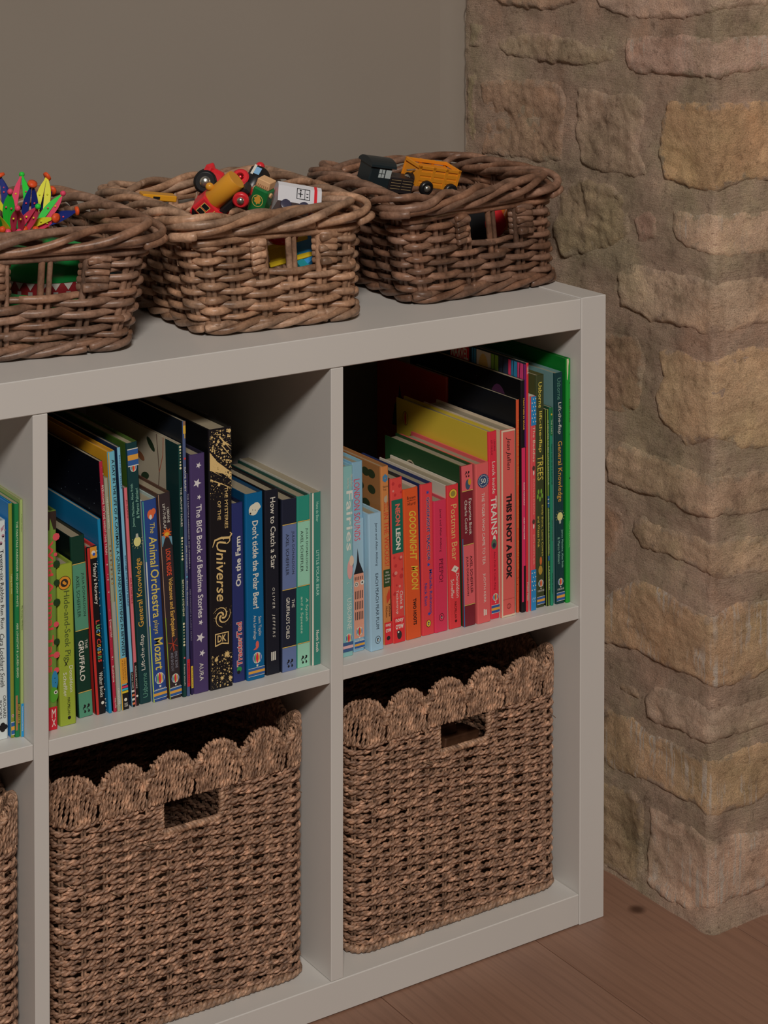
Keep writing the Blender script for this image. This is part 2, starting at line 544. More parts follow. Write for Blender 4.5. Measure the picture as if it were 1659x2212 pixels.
STONES = [
[(-0.215,1.133),(-0.218,1.108),(-0.211,1.095),(-0.18,1.087),(-0.136,1.082),(-0.05,1.086),(-0.02,1.092),(0.0,1.098),(0.047,1.103),(0.099,1.105),(0.098,1.144)],
[(-0.161,1.06),(-0.103,1.069),(-0.05,1.071),(0.001,1.073),(0.099,1.072),(0.099,1.024),(0.073,1.024),(0.029,1.023),(0.001,1.018),(-0.046,1.018),(-0.088,1.017),(-0.139,1.014),(-0.159,1.021)],
[(-0.428,1.04),(-0.385,1.052),(-0.338,1.059),(-0.249,1.054),(-0.184,1.046),(-0.17,1.032),(-0.195,1.023),(-0.241,1.016),(-0.289,1.016),(-0.338,1.014),(-0.402,1.018),(-0.434,1.027)],
[(-0.464,0.982),(-0.415,0.99),(-0.338,0.995),(-0.287,0.991),(-0.277,0.969),(-0.28,0.923),(-0.285,0.891),(-0.329,0.88),(-0.415,0.881),(-0.464,0.877),(-0.455,0.931)],
[(-0.253,0.994),(-0.191,0.989),(-0.142,0.993),(-0.12,0.981),(-0.124,0.952),(-0.131,0.924),(-0.112,0.889),(-0.153,0.885),(-0.225,0.884),(-0.252,0.893),(-0.26,0.938)],
[(-0.083,0.991),(-0.043,0.993),(0.001,0.994),(0.055,0.994),(0.099,0.991),(0.1,0.889),(0.052,0.895),(0.024,0.89),(0.008,0.885),(-0.028,0.884),(-0.052,0.886),(-0.087,0.889),(-0.1,0.923),(-0.095,0.962)],
[(-0.145,0.838),(-0.119,0.853),(-0.098,0.844),(-0.096,0.825),(-0.101,0.814),(-0.134,0.802),(-0.143,0.819)],
[(-0.072,0.857),(0.002,0.862),(0.03,0.861),(0.056,0.861),(0.101,0.86),(0.101,0.803),(0.05,0.804),(0.002,0.807),(-0.031,0.809),(-0.062,0.817),(-0.073,0.831)],
[(-0.288,0.856),(-0.248,0.875),(-0.179,0.874),(-0.149,0.855),(-0.15,0.815),(-0.182,0.793),(-0.224,0.779),(-0.28,0.763),(-0.304,0.792)],
[(-0.178,0.764),(-0.141,0.782),(-0.105,0.782),(-0.028,0.784),(0.006,0.781),(0.053,0.783),(0.101,0.781),(0.108,0.72),(0.063,0.719),(0.045,0.713),(0.026,0.715),(-0.003,0.716),(-0.012,0.712),(-0.029,0.715),(-0.07,0.714),(-0.112,0.711),(-0.138,0.717),(-0.169,0.718)],
[(-0.098,0.684),(-0.08,0.69),(-0.038,0.69),(-0.005,0.687),(0.008,0.692),(0.026,0.698),(0.057,0.7),(0.109,0.69),(0.11,0.564),(0.067,0.569),(0.042,0.572),(0.02,0.583),(-0.004,0.59),(-0.023,0.578),(-0.045,0.57),(-0.067,0.582),(-0.086,0.592),(-0.098,0.603),(-0.102,0.626),(-0.089,0.65),(-0.097,0.669)],
[(-0.216,0.685),(-0.19,0.686),(-0.138,0.693),(-0.121,0.666),(-0.124,0.631),(-0.127,0.609),(-0.137,0.593),(-0.173,0.584),(-0.216,0.58)],
[(-0.191,0.542),(-0.163,0.554),(-0.116,0.55),(-0.091,0.553),(-0.047,0.55),(-0.004,0.551),(0.031,0.548),(0.11,0.541),(0.11,0.485),(0.049,0.492),(0.01,0.498),(-0.023,0.492),(-0.046,0.492),(-0.071,0.497),(-0.111,0.494),(-0.147,0.493),(-0.189,0.493),(-0.197,0.515)],
[(-0.146,0.461),(-0.126,0.468),(-0.09,0.467),(-0.061,0.47),(-0.013,0.47),(0.021,0.471),(0.111,0.462),(0.111,0.411),(0.05,0.418),(0.012,0.42),(-0.005,0.426),(-0.036,0.43),(-0.073,0.43),(-0.11,0.426),(-0.131,0.427),(-0.148,0.442)],
[(-0.215,0.469),(-0.17,0.467),(-0.162,0.455),(-0.167,0.419),(-0.188,0.385),(-0.215,0.388)],
[(-0.2,0.347),(-0.152,0.379),(-0.124,0.391),(-0.101,0.391),(-0.074,0.39),(-0.049,0.386),(-0.025,0.383),(0.002,0.383),(0.017,0.39),(0.042,0.391),(0.107,0.374),(0.107,0.296),(0.086,0.295),(0.065,0.288),(0.029,0.29),(-0.006,0.294),(-0.036,0.295),(-0.064,0.291),(-0.092,0.29),(-0.119,0.294),(-0.167,0.289),(-0.2,0.287)],
[(-0.119,0.247),(-0.1,0.267),(-0.073,0.269),(-0.025,0.273),(-0.006,0.269),(0.018,0.27),(0.042,0.268),(0.108,0.267),(0.108,0.225),(0.069,0.227),(0.04,0.228),(0.018,0.228),(-0.004,0.225),(-0.035,0.221),(-0.061,0.222),(-0.092,0.215),(-0.115,0.218)],
[(-0.173,0.247),(-0.151,0.252),(-0.127,0.248),(-0.127,0.235),(-0.151,0.232),(-0.171,0.235)],
[(-0.204,0.207),(-0.151,0.211),(-0.125,0.21),(-0.099,0.204),(-0.058,0.209),(-0.035,0.208),(-0.006,0.209),(0.018,0.211),(0.044,0.214),(0.07,0.213),(0.108,0.21),(0.109,0.14),(0.088,0.141),(0.07,0.134),(0.027,0.138),(-0.014,0.141),(-0.053,0.14),(-0.082,0.139),(-0.115,0.139),(-0.158,0.131),(-0.203,0.127)],
[(-0.107,0.118),(-0.083,0.117),(-0.061,0.116),(-0.025,0.119),(-0.005,0.115),(0.019,0.115),(0.053,0.108),(0.109,0.092),(0.11,0.026),(0.068,0.028),(0.02,0.028),(-0.003,0.026),(-0.034,0.013),(-0.071,0.007),(-0.098,0.007),(-0.11,0.014),(-0.118,0.048),(-0.108,0.085)],
[(-0.203,0.109),(-0.15,0.118),(-0.116,0.121),(-0.113,0.088),(-0.122,0.053),(-0.116,0.016),(-0.13,0.002),(-0.162,0.002),(-0.203,0.006)],
[(-0.498,0.992),(-0.469,0.992),(-0.473,0.97),(-0.471,0.941),(-0.475,0.886),(-0.498,0.892)],
[(-0.494,1.062),(-0.458,1.061),(-0.46,1.026),(-0.491,1.021)],
[(-0.442,1.125),(-0.242,1.132),(-0.249,1.099),(-0.305,1.084),(-0.402,1.084),(-0.446,1.095)],
]
# tint, roughness of the face (m), chisel marks
STYLE = [((145, 120, 103), .002, 0), ((143, 115, 99), .002, 1), ((128, 107, 86), .006, 0), ((127, 100, 80), .006, 0),
         ((129, 106, 87), .005, 0), ((145, 114, 85), .0025, 0), ((128, 100, 84), .003, 0), ((145, 118, 98), .002, 1),
         ((116, 96, 75), .007, 0), ((144, 120, 99), .0025, 0), ((144, 117, 90), .003, 0), ((123, 97, 77), .005, 0),
         ((139, 113, 92), .0025, 0), ((137, 112, 90), .0025, 0), ((123, 97, 78), .005, 0), ((139, 111, 85), .0025, 1),
         ((135, 112, 94), .004, 0), ((123, 100, 80), .004, 0), ((138, 110, 84), .0025, 1), ((143, 117, 98), .003, 1),
         ((121, 99, 76), .005, 0), ((123, 106, 81), .004, 0), ((116, 100, 79), .004, 0), ((137, 109, 88), .004, 0)]


def pad_out(poly, i):
    out = 0.19 + 0.05 * math.sin(i * 2.3)
    return [(out if s > 0.094 else s, z) for s, z in poly]


STONES = [pad_out(p, i) for i, p in enumerate(STONES)]
# courses above the picture and further along the front face
rnd = random.Random(3)
def rough_quad(s0, s1, z0, z1):
    j = lambda: rnd.uniform(-.006, .006)
    return [(s0 + j(), z0 + j()), ((s0 + s1) / 2, z0 + j()), (s1 + j(), z0 + j()), (s1 + j(), (z0 + z1) / 2), (s1 + j(), z1 + j()),
            ((s0 + s1) / 2, z1 + j()), (s0 + j(), z1 + j()), (s0 + j(), (z0 + z1) / 2)]
for z0, z1, cuts in ((1.16, 1.26, (-.49, -.30, -.12, .14, .30, .46)), (1.285, 1.40, (-.49, -.22, -.03, .22, .44)), (1.425, 1.50, (-.49, -.33, -.1, .12, .3, .46))):
    for a, b in zip(cuts[:-1], cuts[1:]):
        STONES.append(rough_quad(a + .01, b - .01, z0, z1)); STYLE.append(((144, 118, 92), .003, 0))
for z0, z1 in ((.03, .12), (.145, .21), (.235, .31), (.335, .45), (.475, .58), (.605, .70), (.73, .79), (.815, .9), (.92, 1.02), (1.045, 1.13)):
    STONES.append(rough_quad(.275, .37 + rnd.uniform(-.02, .03), z0, z1)); STYLE.append(((144, 116, 88), .003, 0))
    STONES.append(rough_quad(.425, .545, z0, z1)); STYLE.append(((140, 114, 88), .003, 0))


def edge_dist(px, py, poly):
    A = np.array(poly); B = np.roll(A, -1, 0)
    d = B - A
    t = np.clip(((px[:, None] - A[:, 0]) * d[:, 0] + (py[:, None] - A[:, 1]) * d[:, 1]) / ((d ** 2).sum(1) + 1e-12), 0, 1)
    qx = A[:, 0] + t * d[:, 0] - px[:, None]; qy = A[:, 1] + t * d[:, 1] - py[:, None]
    return np.sqrt(qx ** 2 + qy ** 2).min(1)


def inside(px, py, poly):
    A = np.array(poly); r = np.zeros(len(px), bool)
    j = len(A) - 1
    for i in range(len(A)):
        xi, yi = A[i]; xj, yj = A[j]
        c = ((yi > py) != (yj > py)) & (px < (xj - xi) * (py - yi) / (yj - yi + 1e-12) + xi)
        r ^= c; j = i
    return r


def mortar_h(s, z):
    x, y, zz = unroll(s, z, 0)
    h = 0.0012 + 0.0038 * fbm((x, y, zz), 12, 4) + 0.0013 * fbm((x * .5, y * .5, zz * 2), 60, 3)
    if z < 0.03: h += 0.007 * (1 - z / 0.03)
    return h


# mortar core of the pier
ss = np.concatenate([np.arange(-0.50, -0.02, 0.005), np.arange(-0.02, 0.02, 0.002), np.arange(0.02, 0.58, 0.006)])
zs = np.arange(-0.004, 1.56, 0.005)
V = [unroll(s, z, mortar_h(s, z)) for z in zs for s in ss]
n = len(ss)
I, J = np.meshgrid(np.arange(len(zs) - 1), np.arange(n - 1), indexing='ij')
F = np.stack([I * n + J, I * n + J + 1, (I + 1) * n + J + 1, (I + 1) * n + J], -1).reshape(-1, 4)
pier = tag(np_mesh('wall_right', V, F, M_MORT), 'rough sandstone pier with wide brown mortar joints beside the unit', 'wall', kind='structure')
mb = MB(); mb.box(SX + 0.012, SX + 0.56, SY + 0.012, WY + 0.1, 0, 1.55, M_MORT)
mb.obj('mortar_core', pier)

for si, (poly, (tint, rgh, chis)) in enumerate(zip(STONES, STYLE)):
    # wobble the outline so that the arris of each stone is uneven
    P = []
    for a, b in zip(poly, poly[1:] + poly[:1]):
        L_ = math.hypot(b[0] - a[0], b[1] - a[1]); k = max(1, int(L_ / 0.006))
        for q in range(k):
            t = q / k
            s, z = a[0] + (b[0] - a[0]) * t, a[1] + (b[1] - a[1]) * t
            P.append((s + 0.0035 * noise.noise(Vector((s * 60, z * 60, si))), z + 0.0035 * noise.noise(Vector((s * 60, z * 60, si + 9)))))
    A = np.array(P)
    step = 0.0036 if si < 24 else 0.008
    gx, gz = np.meshgrid(np.arange(A[:, 0].min(), A[:, 0].max(), step), np.arange(A[:, 1].min(), A[:, 1].max(), step))
    gx = gx.ravel() + np.random.RandomState(si).uniform(-.001, .001, gx.size); gz = gz.ravel() + np.random.RandomState(si + 99).uniform(-.001, .001, gz.size)
    ok = inside(gx, gz, P); gx, gz = gx[ok], gz[ok]
    ed = edge_dist(gx, gz, P); ok = ed > 0.0026; gx, gz = gx[ok], gz[ok]
    pts = [Vector(p) for p in P] + [Vector((x, z)) for x, z in zip(gx, gz)]
    nb = len(P)
    vs, es, fs, *_ = geometry.delaunay_2d_cdt(pts, [(i, (i + 1) % nb) for i in range(nb)], [], 1, 1e-6)
    px = np.array([v[0] for v in vs]); pz = np.array([v[1] for v in vs])
    ed = edge_dist(px, pz, P)
    proud = 0.0012 + 0.0009 * math.sin(si * 1.7)
    V = []
    for s, z, e in zip(px, pz, ed):
        x, y, zz = unroll(s, z, 0)
        t = min(1.0, e / 0.009); t = math.sqrt(max(0, t * (2 - t)))
        h = max(mortar_h(s, z) + 0.0012 * t, 0.0) - 0.0035 * (1 - t) + proud * t + t * (rgh * 0.55 * fbm((x + si, y, zz), 16, 5) + rgh * 0.40 * fbm((x, y + si, zz), 70, 5))
        V.append(unroll(s, z, h))
    F = [tuple(f) for f in fs]
    o = np_mesh('stone', V, [f[:3] for f in F], M_CHIS if chis else M_STONE, pier)
    o.color = (*[min(.9, v * k_) for v, k_ in zip(alb(tint), (1.80, 2.0, 2.28))], 1)
    at_ = o.data.attributes.new('edge', 'FLOAT', 'POINT'); at_.data.foreach_set('value', ed.astype(np.float32))
    fix_normals(o)

# ragged lip of wall plaster where it meets the stone
q = random.Random(5)
vv, ff = [], []
zz = [0.0 + 0.006 * i for i in range(268)]
for z in zz:
    e = SX - 0.0035 + 0.0035 * noise.noise(Vector((z * 40, 1, 2))) + 0.002 * noise.noise(Vector((z * 170, 5, 2)))
    for x, y in ((SX - .05, WY + .0005), (SX - .03, WY - .0012), (e - .004, WY - .0045), (e, WY - .0035), (e + .0006, WY + .001)): vv.append((x, y, z))
for i in range(len(zz) - 1):
    for j in range(4): ff.append((i * 5 + j, i * 5 + j + 1, i * 5 + 6 + j, i * 5 + 5 + j))
mb = MB(); mb.add(vv, ff, M_WALL, True)
tag(fix_normals(mb.obj('trim_1')), 'ragged edge of taupe plaster along the stone pier', 'plaster edge', kind='structure')

# ------------------------------------------------------------------ white cube shelving unit
SHZ = (HH - TD) / 2
WID = 2 * TS + 4 * CW + 3 * TD
unit = empty('shelving_unit', (-WID / 2, DEP / 2, 0), label='white open cube shelving unit against the taupe wall, books above and baskets below', cat='shelving unit')
OFF = Matrix.Translation((WID / 2, -DEP / 2, 0))


def panel(name, *b, c=0.0009):
    mb = MB(); mb.box(*b, M_LAM, c)
    return mb.obj(name, unit, OFF)


panel('side_panel', -TS, 0, 0, DEP, 0.0, HH)
panel('side_panel', -WID, -WID + TS, 0, DEP, 0.0, HH)
panel('top_panel', -WID + TS + .0004, -TS - .0004, .0008, DEP, HH - TT, HH - .0012)
panel('bottom_panel', -WID + TS + .0004, -TS - .0004, .0008, DEP, 0.001, TT)
CX = []                                   # cells: (x left, x right)
x = -TS
for i in range(4):
    CX.append((x - CW, x))
    panel('shelf', x - CW + .0004, x - .0004, REC + .0016, DEP, SHZ, SHZ + TD, c=.0006)
    x -= CW
    if i < 3:
        panel('divider', x - TD, x, REC, DEP, TT + .0003, HH - TT - .0006, c=.0006)
        x -= TD
SZ = SHZ + TD


# ------------------------------------------------------------------ lettering
def text_mesh(s, bold=0.0, shear=0.0, space=1.0, italic=False):
    cu = bpy.data.curves.new('lettering', 'FONT')
    cu.body = s
    cu.resolution_u = 2
    cu.offset = bold
    cu.shear = shear
    cu.space_character = space
    ob = bpy.data.objects.new('lettering', cu)
    me = ob.to_mesh()
    V = np.zeros(len(me.vertices) * 3); me.vertices.foreach_get('co', V)
    F = [tuple(p.vertices) for p in me.polygons]
    ob.to_mesh_clear()
    bpy.data.objects.remove(ob); bpy.data.curves.remove(cu)
    return V.reshape(-1, 3)[:, :2], F


W_ = (238, 233, 224)
K_ = (22, 20, 22)
GOLD = (190, 160, 85)


class Surf:
    """flat print on a plane: O origin, A right, B up, N out; everything is laid on in thin layers"""

    def __init__(self, parent, O, A, B, N, own=None):
        self.own = own
        self.p, self.O, self.A, self.B, self.N = parent, Vector(O), Vector(A), Vector(B), Vector(N)
        self.n = 0
        self.emb = MB()

    def lay(self):
        self.n += 1
        return 0.00018 + 0.00002 * self.n

    def pt(self, a, b, h):
        return tuple(self.O + self.A * a + self.B * b + self.N * h)

    def poly(self, pts, col, emblem=True, own=None):
        h = self.lay()
        own = own or self.own
        if emblem and not own and min(max(c) - min(c) for c in zip(*pts)) > 0.0042: own = 'emblem'
        mb = self.emb if emblem and not own else MB()
        mb.add([self.pt(a, b, h) for a, b in pts], [tuple(range(len(pts)))], mat(col, 0.5))
        if not emblem: mb.obj('colour_band', self.p)
        elif own: mb.obj(own, self.p)

    def disc(self, a, b, ra, rb, col, n=18):
        self.poly([(a + ra * math.cos(2 * math.pi * i / n), b + rb * math.sin(2 * math.pi * i / n)) for i in range(n)], col)

    def dots(self, pts, col):
        """many small discs in one layer: (a, b, r)"""
        h = self.lay(); m = mat(col, 0.5)
        for a, b, r in pts:
            k = 8 if r > .0008 else 6
            self.emb.add([self.pt(a + r * math.cos(6.2832 * i / k), b + r * math.sin(6.2832 * i / k), h) for i in range(k)], [tuple(range(k))], m)

    def star(self, a, b, r, col, rot=0.3, n=5, inner=.42):
        self.poly([(a + r * (1 if i % 2 == 0 else inner) * math.cos(rot + math.pi * i / n), b + r * (1 if i % 2 == 0 else inner) * math.sin(rot + math.pi * i / n)) for i in range(2 * n)], col, own='star')

    def ring(self, a, b, r0, r1, col, n=20, ry=1.0):
        h = self.lay(); m = mat(col, .5)
        v = [self.pt(a + r * math.cos(2 * math.pi * i / n), b + ry * r * math.sin(2 * math.pi * i / n), h) for r in (r0, r1) for i in range(n)]
        self.emb.add(v, [(i, (i + 1) % n, n + (i + 1) % n, n + i) for i in range(n)], m)

    def line(self, pts, w, col):
        """brush line of half width w"""
        h = self.lay(); m = mat(col, .5); v = []
        for i, (a, b) in enumerate(pts):
            p, q = pts[max(0, i - 1)], pts[min(len(pts) - 1, i + 1)]
            d = Vector((q[0] - p[0], q[1] - p[1])); d.normalize()
            ww = w[i] if isinstance(w, (list, tuple)) else w
            v += [self.pt(a - d.y * ww, b + d.x * ww, h), self.pt(a + d.y * ww, b - d.x * ww, h)]
        self.emb.add(v, [(2 * i, 2 * i + 1, 2 * i + 3, 2 * i + 2) for i in range(len(pts) - 1)], m)

    def text(self, s, a0, a1, b0, b1, col, bold=0.0, shear=0.0, space=1.0, name='lettering', flip=False):
        V, F = text_mesh(s, bold, shear, space)
        if not len(V): return
        lo, hi = V.min(0), V.max(0)
        q = (V - lo) / (hi - lo)
        if flip: q = 1 - q
        h = self.lay()
        mb = MB()
        mb.add([self.pt(a0 + (a1 - a0) * x, b0 + (b1 - b0) * y, h) for x, y in q], F, mat(col, 0.5))
        return mb.obj(name, self.p)

    def done(self):
        if self.emb.f: self.emb.obj('emblem', self.p)


# ------------------------------------------------------------------ books: x left, y of the spine, thickness, height, lean in degrees
BG = {
'L2':(-0.7526,0.0292,0.0039,0.239,-0.4),
'L3':(-0.7485,0.0278,0.0059,0.238,-0.0),
'L4':(-0.7436,0.0261,0.0045,0.242,0.0),
'L1':(-0.7708,0.0312,0.0161,0.222,-0.5),
'M1':(-0.7186,0.0242,0.0146,0.225,-0.1),
'M2':(-0.6999,0.0264,0.0181,0.167,-1.3),
'M3':(-0.6752,0.0353,0.0170,0.190,-2.7),
'M4':(-0.6574,0.0325,0.0122,0.177,-3.4),
'M5':(-0.6436,0.0293,0.0035,0.206,-3.5),
'M6':(-0.6382,0.0292,0.0038,0.266,-3.4),
'M7':(-0.6343,0.0281,0.0041,0.248,-3.4),
'M8':(-0.6290,0.0290,0.0083,0.274,-3.2),
'M9':(-0.6164,0.0304,0.0034,0.277,-3.4),
'M10':(-0.6118,0.0310,0.0036,0.233,-3.2),
'M11':(-0.6064,0.0318,0.0141,0.279,-3.2),
'M12':(-0.5936,0.0287,0.0180,0.216,-3.3),
'M13':(-0.5749,0.0260,0.0151,0.221,-3.5),
'M14':(-0.5596,0.0237,0.0041,0.271,-1.2),
'M15':(-0.5552,0.0231,0.0041,0.295,-1.0),
'M16':(-0.5502,0.0244,0.0031,0.238,-1.4),
'M17':(-0.5465,0.0238,0.0182,0.257,-1.1),
'M18':(-0.5279,0.0222,0.0279,0.281,-0.3),
'M19':(-0.4968,0.0270,0.0150,0.195,-0.8),
'M20':(-0.4820,0.0229,0.0222,0.204,-0.8),
'M21':(-0.4571,0.0249,0.0181,0.203,-0.6),
'M22':(-0.4394,0.0231,0.0198,0.190,0.1),
'M23':(-0.4190,0.0241,0.0176,0.190,0.1),
'M24':(-0.4019,0.0215,0.0127,0.192,0.0),
'R1':(-0.3627,0.0228,0.0170,0.214,-0.2),
'R2':(-0.3416,0.0286,0.0147,0.215,-0.7),
'R3':(-0.3253,0.0191,0.0181,0.156,-1.3),
'R4':(-0.3012,0.0275,0.0111,0.204,-1.4),
'R5':(-0.2907,0.0253,0.0175,0.189,-1.3),
'R6':(-0.2726,0.0250,0.0214,0.174,-1.8),
'R7':(-0.2498,0.0257,0.0171,0.175,-1.0),
'R8':(-0.2325,0.0253,0.0195,0.153,-0.9),
'R9':(-0.2127,0.0253,0.0181,0.168,-1.6),
'R10':(-0.1936,0.0221,0.0170,0.189,-1.6),
'R11':(-0.1749,0.0207,0.0195,0.188,-1.2),
'R12':(-0.1529,0.0244,0.0132,0.222,-1.2),
'R13':(-0.1402,0.0213,0.0210,0.222,-0.3),
'R14':(-0.1141,0.0253,0.0049,0.254,-0.3),
'R15':(-0.1101,0.0221,0.0067,0.277,-0.4),
'R16':(-0.1030,0.0212,0.0034,0.297,-0.2),
'R17':(-0.0967,0.0210,0.0082,0.256,-0.2),
'R18':(-0.0853,0.0246,0.0135,0.279,-0.4),
'R19':(-0.0719,0.0226,0.0059,0.237,-0.7),
'R20':(-0.0665,0.0209,0.0045,0.239,-0.6),
'R21':(-0.0584,0.0209,0.0140,0.279,-0.8),
'R22':(-0.0447,0.0183,0.0082,0.295,-0.2),
'R23': (-0.1186, 0.163, 0.0040, 0.253, -0.3),
}
ROWS = [(['L1', 'L2', 'L3', 'L4'], CX[2]), (['M%d' % i for i in range(1, 25)], CX[1]), (['R%d' % i for i in range(1, 23)], CX[0])]
BG = {k: list(v) for k, v in BG.items()}
for keys, (xl, xr) in ROWS:
    for _ in range(3):
        for i, k in enumerate(keys):
            g = BG[k]; t = math.tan(math.radians(g[4])); cs = math.cos(math.radians(g[4]))
            right = lambda z: g[0] + g[2] / cs + z * t
            if i + 1 < len(keys):
                q = BG[keys[i + 1]]; tq = math.tan(math.radians(q[4])); zz = min(g[3], q[3])
                ov = max(right(z) - (q[0] + z * tq) for z in (0, zz)) + 0.00025
                if ov > 0:
                    g[2] -= ov / 2; q[0] += ov / 2; q[2] -= ov / 2
            else:
                ov = max(right(0), right(g[3])) - (xr - 0.0004)
                if ov > 0: g[0] -= ov / 2; g[2] -= ov / 2
    BG[keys[0]][0] = max(BG[keys[0]][0], xl + 0.001)


class Book:
    def __init__(self, key, name, label, spine, left=None, right=None, depth=None, hard=True, board=False, rough=0.4, cat='book', top=0.003, joint=False):
        x0, y0, w, h, lean = BG[key]
        self.w, self.h = w, h
        d = self.d = depth or min(0.84 * h, 0.235)
        self.o = empty(name, (x0, y0, SZ + 0.0003), (0, math.radians(lean), 0), label, cat, 'picture books standing in the shelving unit')
        left = left or spine; right = right or left
        tb = min(0.0024, w * .2) if hard else min(0.0005, w * .15)
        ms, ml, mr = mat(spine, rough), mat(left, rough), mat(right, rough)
        if board:
            tb = 0.0016
        # case: two boards and a slightly rounded spine, one U-shaped strip
        r = min(0.0016, w * .22)
        out = [(0, d), (0, r * 1.6), (r * .3, r * .5), (r, 0), (w - r, 0), (w - r * .3, r * .5), (w, r * 1.6), (w, d)]
        inn = [(tb, d), (tb, r * 1.6 + tb * .6), (tb * 1.1, tb * 1.3), (tb * 1.4 + r * .4, tb), (w - tb * 1.4 - r * .4, tb), (w - tb * 1.1, tb * 1.3), (w - tb, r * 1.6 + tb * .6), (w - tb, d)]
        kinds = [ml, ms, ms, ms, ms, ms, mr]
        mb = MB()
        v = [(px, py, z) for z in (0, h) for px, py in out + inn]
        n = 16
        for i in range(7):
            j = i + 1
            mb.add([v[i], v[j], v[n + j], v[n + i]], [(0, 1, 2, 3)], kinds[i], smooth=i in (1, 2, 4, 5))
            mb.add([v[8 + i], v[8 + j], v[n + 8 + j], v[n + 8 + i]], [(3, 2, 1, 0)], kinds[i])
            mb.add([v[i], v[8 + i], v[8 + j], v[j]], [(0, 1, 2, 3)], kinds[i])
            mb.add([v[n + i], v[n + j], v[n + 8 + j], v[n + 8 + i]], [(0, 1, 2, 3)], kinds[i])
        for e in (0, 7):
            mb.add([v[e], v[8 + e], v[n + 8 + e], v[n + e]], [(0, 1, 2, 3)], kinds[0 if e == 0 else 6])
        fix_normals(mb.obj('cover', self.o))
        o_ = top if hard else 0.0004
        mb = MB()
        mb.box(tb + .0001, w - tb - .0001, tb + .0004, d - o_, o_ if hard else .0002, h - o_, M_PAGE)
        mb.obj('page_block', self.o)
        # spine print runs on the flat of the spine; (t from the top, u from the left)
        self.S = Surf(self.o, (0, 0, h), (0, 0, -1), (1, 0, 0), (0, -1, 0))
        self.C = Surf(self.o, (0, d, h), (0, -1, 0), (0, 0, 1), (-1, 0, 0), 'printed_shape')     # left cover, a from the fore edge, b up from the top (negative)

    def T(self, s, t0, t1, u0, u1, col, up=False, **k):
        self.S.text(s, t0 * self.h, t1 * self.h, u0 * self.w, u1 * self.w, col, flip=up, **k)
        return self

    def R(self, t0, t1, col, u0=0.04, u1=0.96):
        self.S.poly([(t0 * self.h, u0 * self.w), (t1 * self.h, u0 * self.w), (t1 * self.h, u1 * self.w), (t0 * self.h, u1 * self.w)], col, False)
        return self

    def H(self, s, t0, t1, u0, u1, col, **k):
        """lettering that stands upright across the spine"""
        F = Surf(self.o, (0, 0, self.h), (1, 0, 0), (0, 0, 1), (0, -1, 0)); F.n = self.S.n
        F.text(s, u0 * self.w, u1 * self.w, -t1 * self.h, -t0 * self.h, col, **k)
        self.S.n += 1
        return self

    def D(self, t, u, r, col, ru=None):
        self.S.disc(t * self.h, u * self.w, r, ru or r, col)
        return self

    def stripes(self, t0, t1, a=(40, 75, 130), b=(200, 145, 60)):
        e = (t1 - t0) / 3.0
        self.R(t0 - e * .18, t1 + e * .18, W_).R(t0, t0 + e, a).R(t0 + e, t0 + 2 * e, b).R(t0 + 2 * e, t1, a)
        return self

    def balloon(self, t, u=.5, s=1.0, up=False, word=True):
        S = self.S; a, b = t * self.h, u * self.w
        r = min(0.0058, self.w * .33) * s
        k = -1 if up else 1
        S.disc(a, b, r * 1.12, r, W_)
        for dx, c in ((-.72, (60, 80, 150)), (-.40, (75, 140, 80)), (.40, (215, 175, 70)), (.72, (60, 80, 150))):
            S.disc(a, b + dx * r, r * 1.05 * math.sqrt(1 - dx * dx), r * .15, c, 12)
        S.disc(a, b, r * 1.05, r * .27, (190, 45, 55), 14)
        S.poly([(a + k * r * 1.35, b - r * .22), (a + k * r * 1.35, b + r * .22), (a + k * r * 1.75, b + r * .16), (a + k * r * 1.75, b - r * .16)], W_)
        if word:
            self.H('USBORNE', t + k * r * 1.95 / self.h, t + k * (r * 1.95 + .0022) / self.h, u - .38, u + .38, W_) if not up else None
        return self

    def gold(self, t):
        self.R(t, t + .0065, K_).R(t + .0009, t + .0052, GOLD)
        return self

    def waves(self, t, u, s, col=K_):
        """publisher's mark of two wavy strokes"""
        for du in (-.35, .35):
            pts = [(t * self.h + s * (i / 8 - .5) * 1.3, u * self.w + du * s + s * .22 * math.sin(i / 8 * 6.28 * 1.5)) for i in range(9)]
            self.S.line(pts, [s * (.10 + .08 * math.sin(i)) for i in range(9)], col)
        return self

    def oval(self, t, u, r, fill, line=K_):
        self.S.disc(t * self.h, u * self.w, r * 1.25, r, line); self.S.disc(t * self.h, u * self.w, r * 1.1, r * .84, fill)
        self.S.disc(t * self.h, u * self.w, r * .62, r * .36, line); self.S.disc(t * self.h + r * .1, u * self.w + r * .1, r * .35, r * .14, W_)
        return self

    def done(self):
        self.S.done(); self.C.done()


def scatter(n, a0, a1, b0, b1, r0, r1, seed):
    q = random.Random(seed)
    return [(q.uniform(a0, a1), q.uniform(b0, b1), r0 + (r1 - r0) * q.random() ** 3) for _ in range(n)]


# --- left cell
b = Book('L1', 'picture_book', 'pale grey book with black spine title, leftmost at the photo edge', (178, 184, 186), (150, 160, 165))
b.T('Twenty-six Rabbits Run Riot', .13, .495, .50, .82, K_, bold=.004).T('Cara Lockhart Smith', .515, .76, .5, .80, K_, shear=.3)
b.T('ORCHARD', .80, .905, .66, .86, K_).T('BOOKS', .82, .905, .40, .58, K_)
for dt, du in ((-.010, 0), (.010, 0), (0, .16), (0, -.12)): b.D(.945 + dt, .62 + du, .0026, K_)
b.S.dots(scatter(14, .02 * b.h, .12 * b.h, .4 * b.w, .95 * b.w, .0005, .0022, 3), (150, 110, 125)); b.done()
b = Book('L2', 'picture_book', 'thin olive spine with a blue cover beside the pale grey book', (112, 118, 45), (40, 110, 170), hard=True)
b.T('Telling the time', .30, .385, .25, .75, (205, 205, 150)).stripes(.935, .985).balloon(.905, word=False).done()
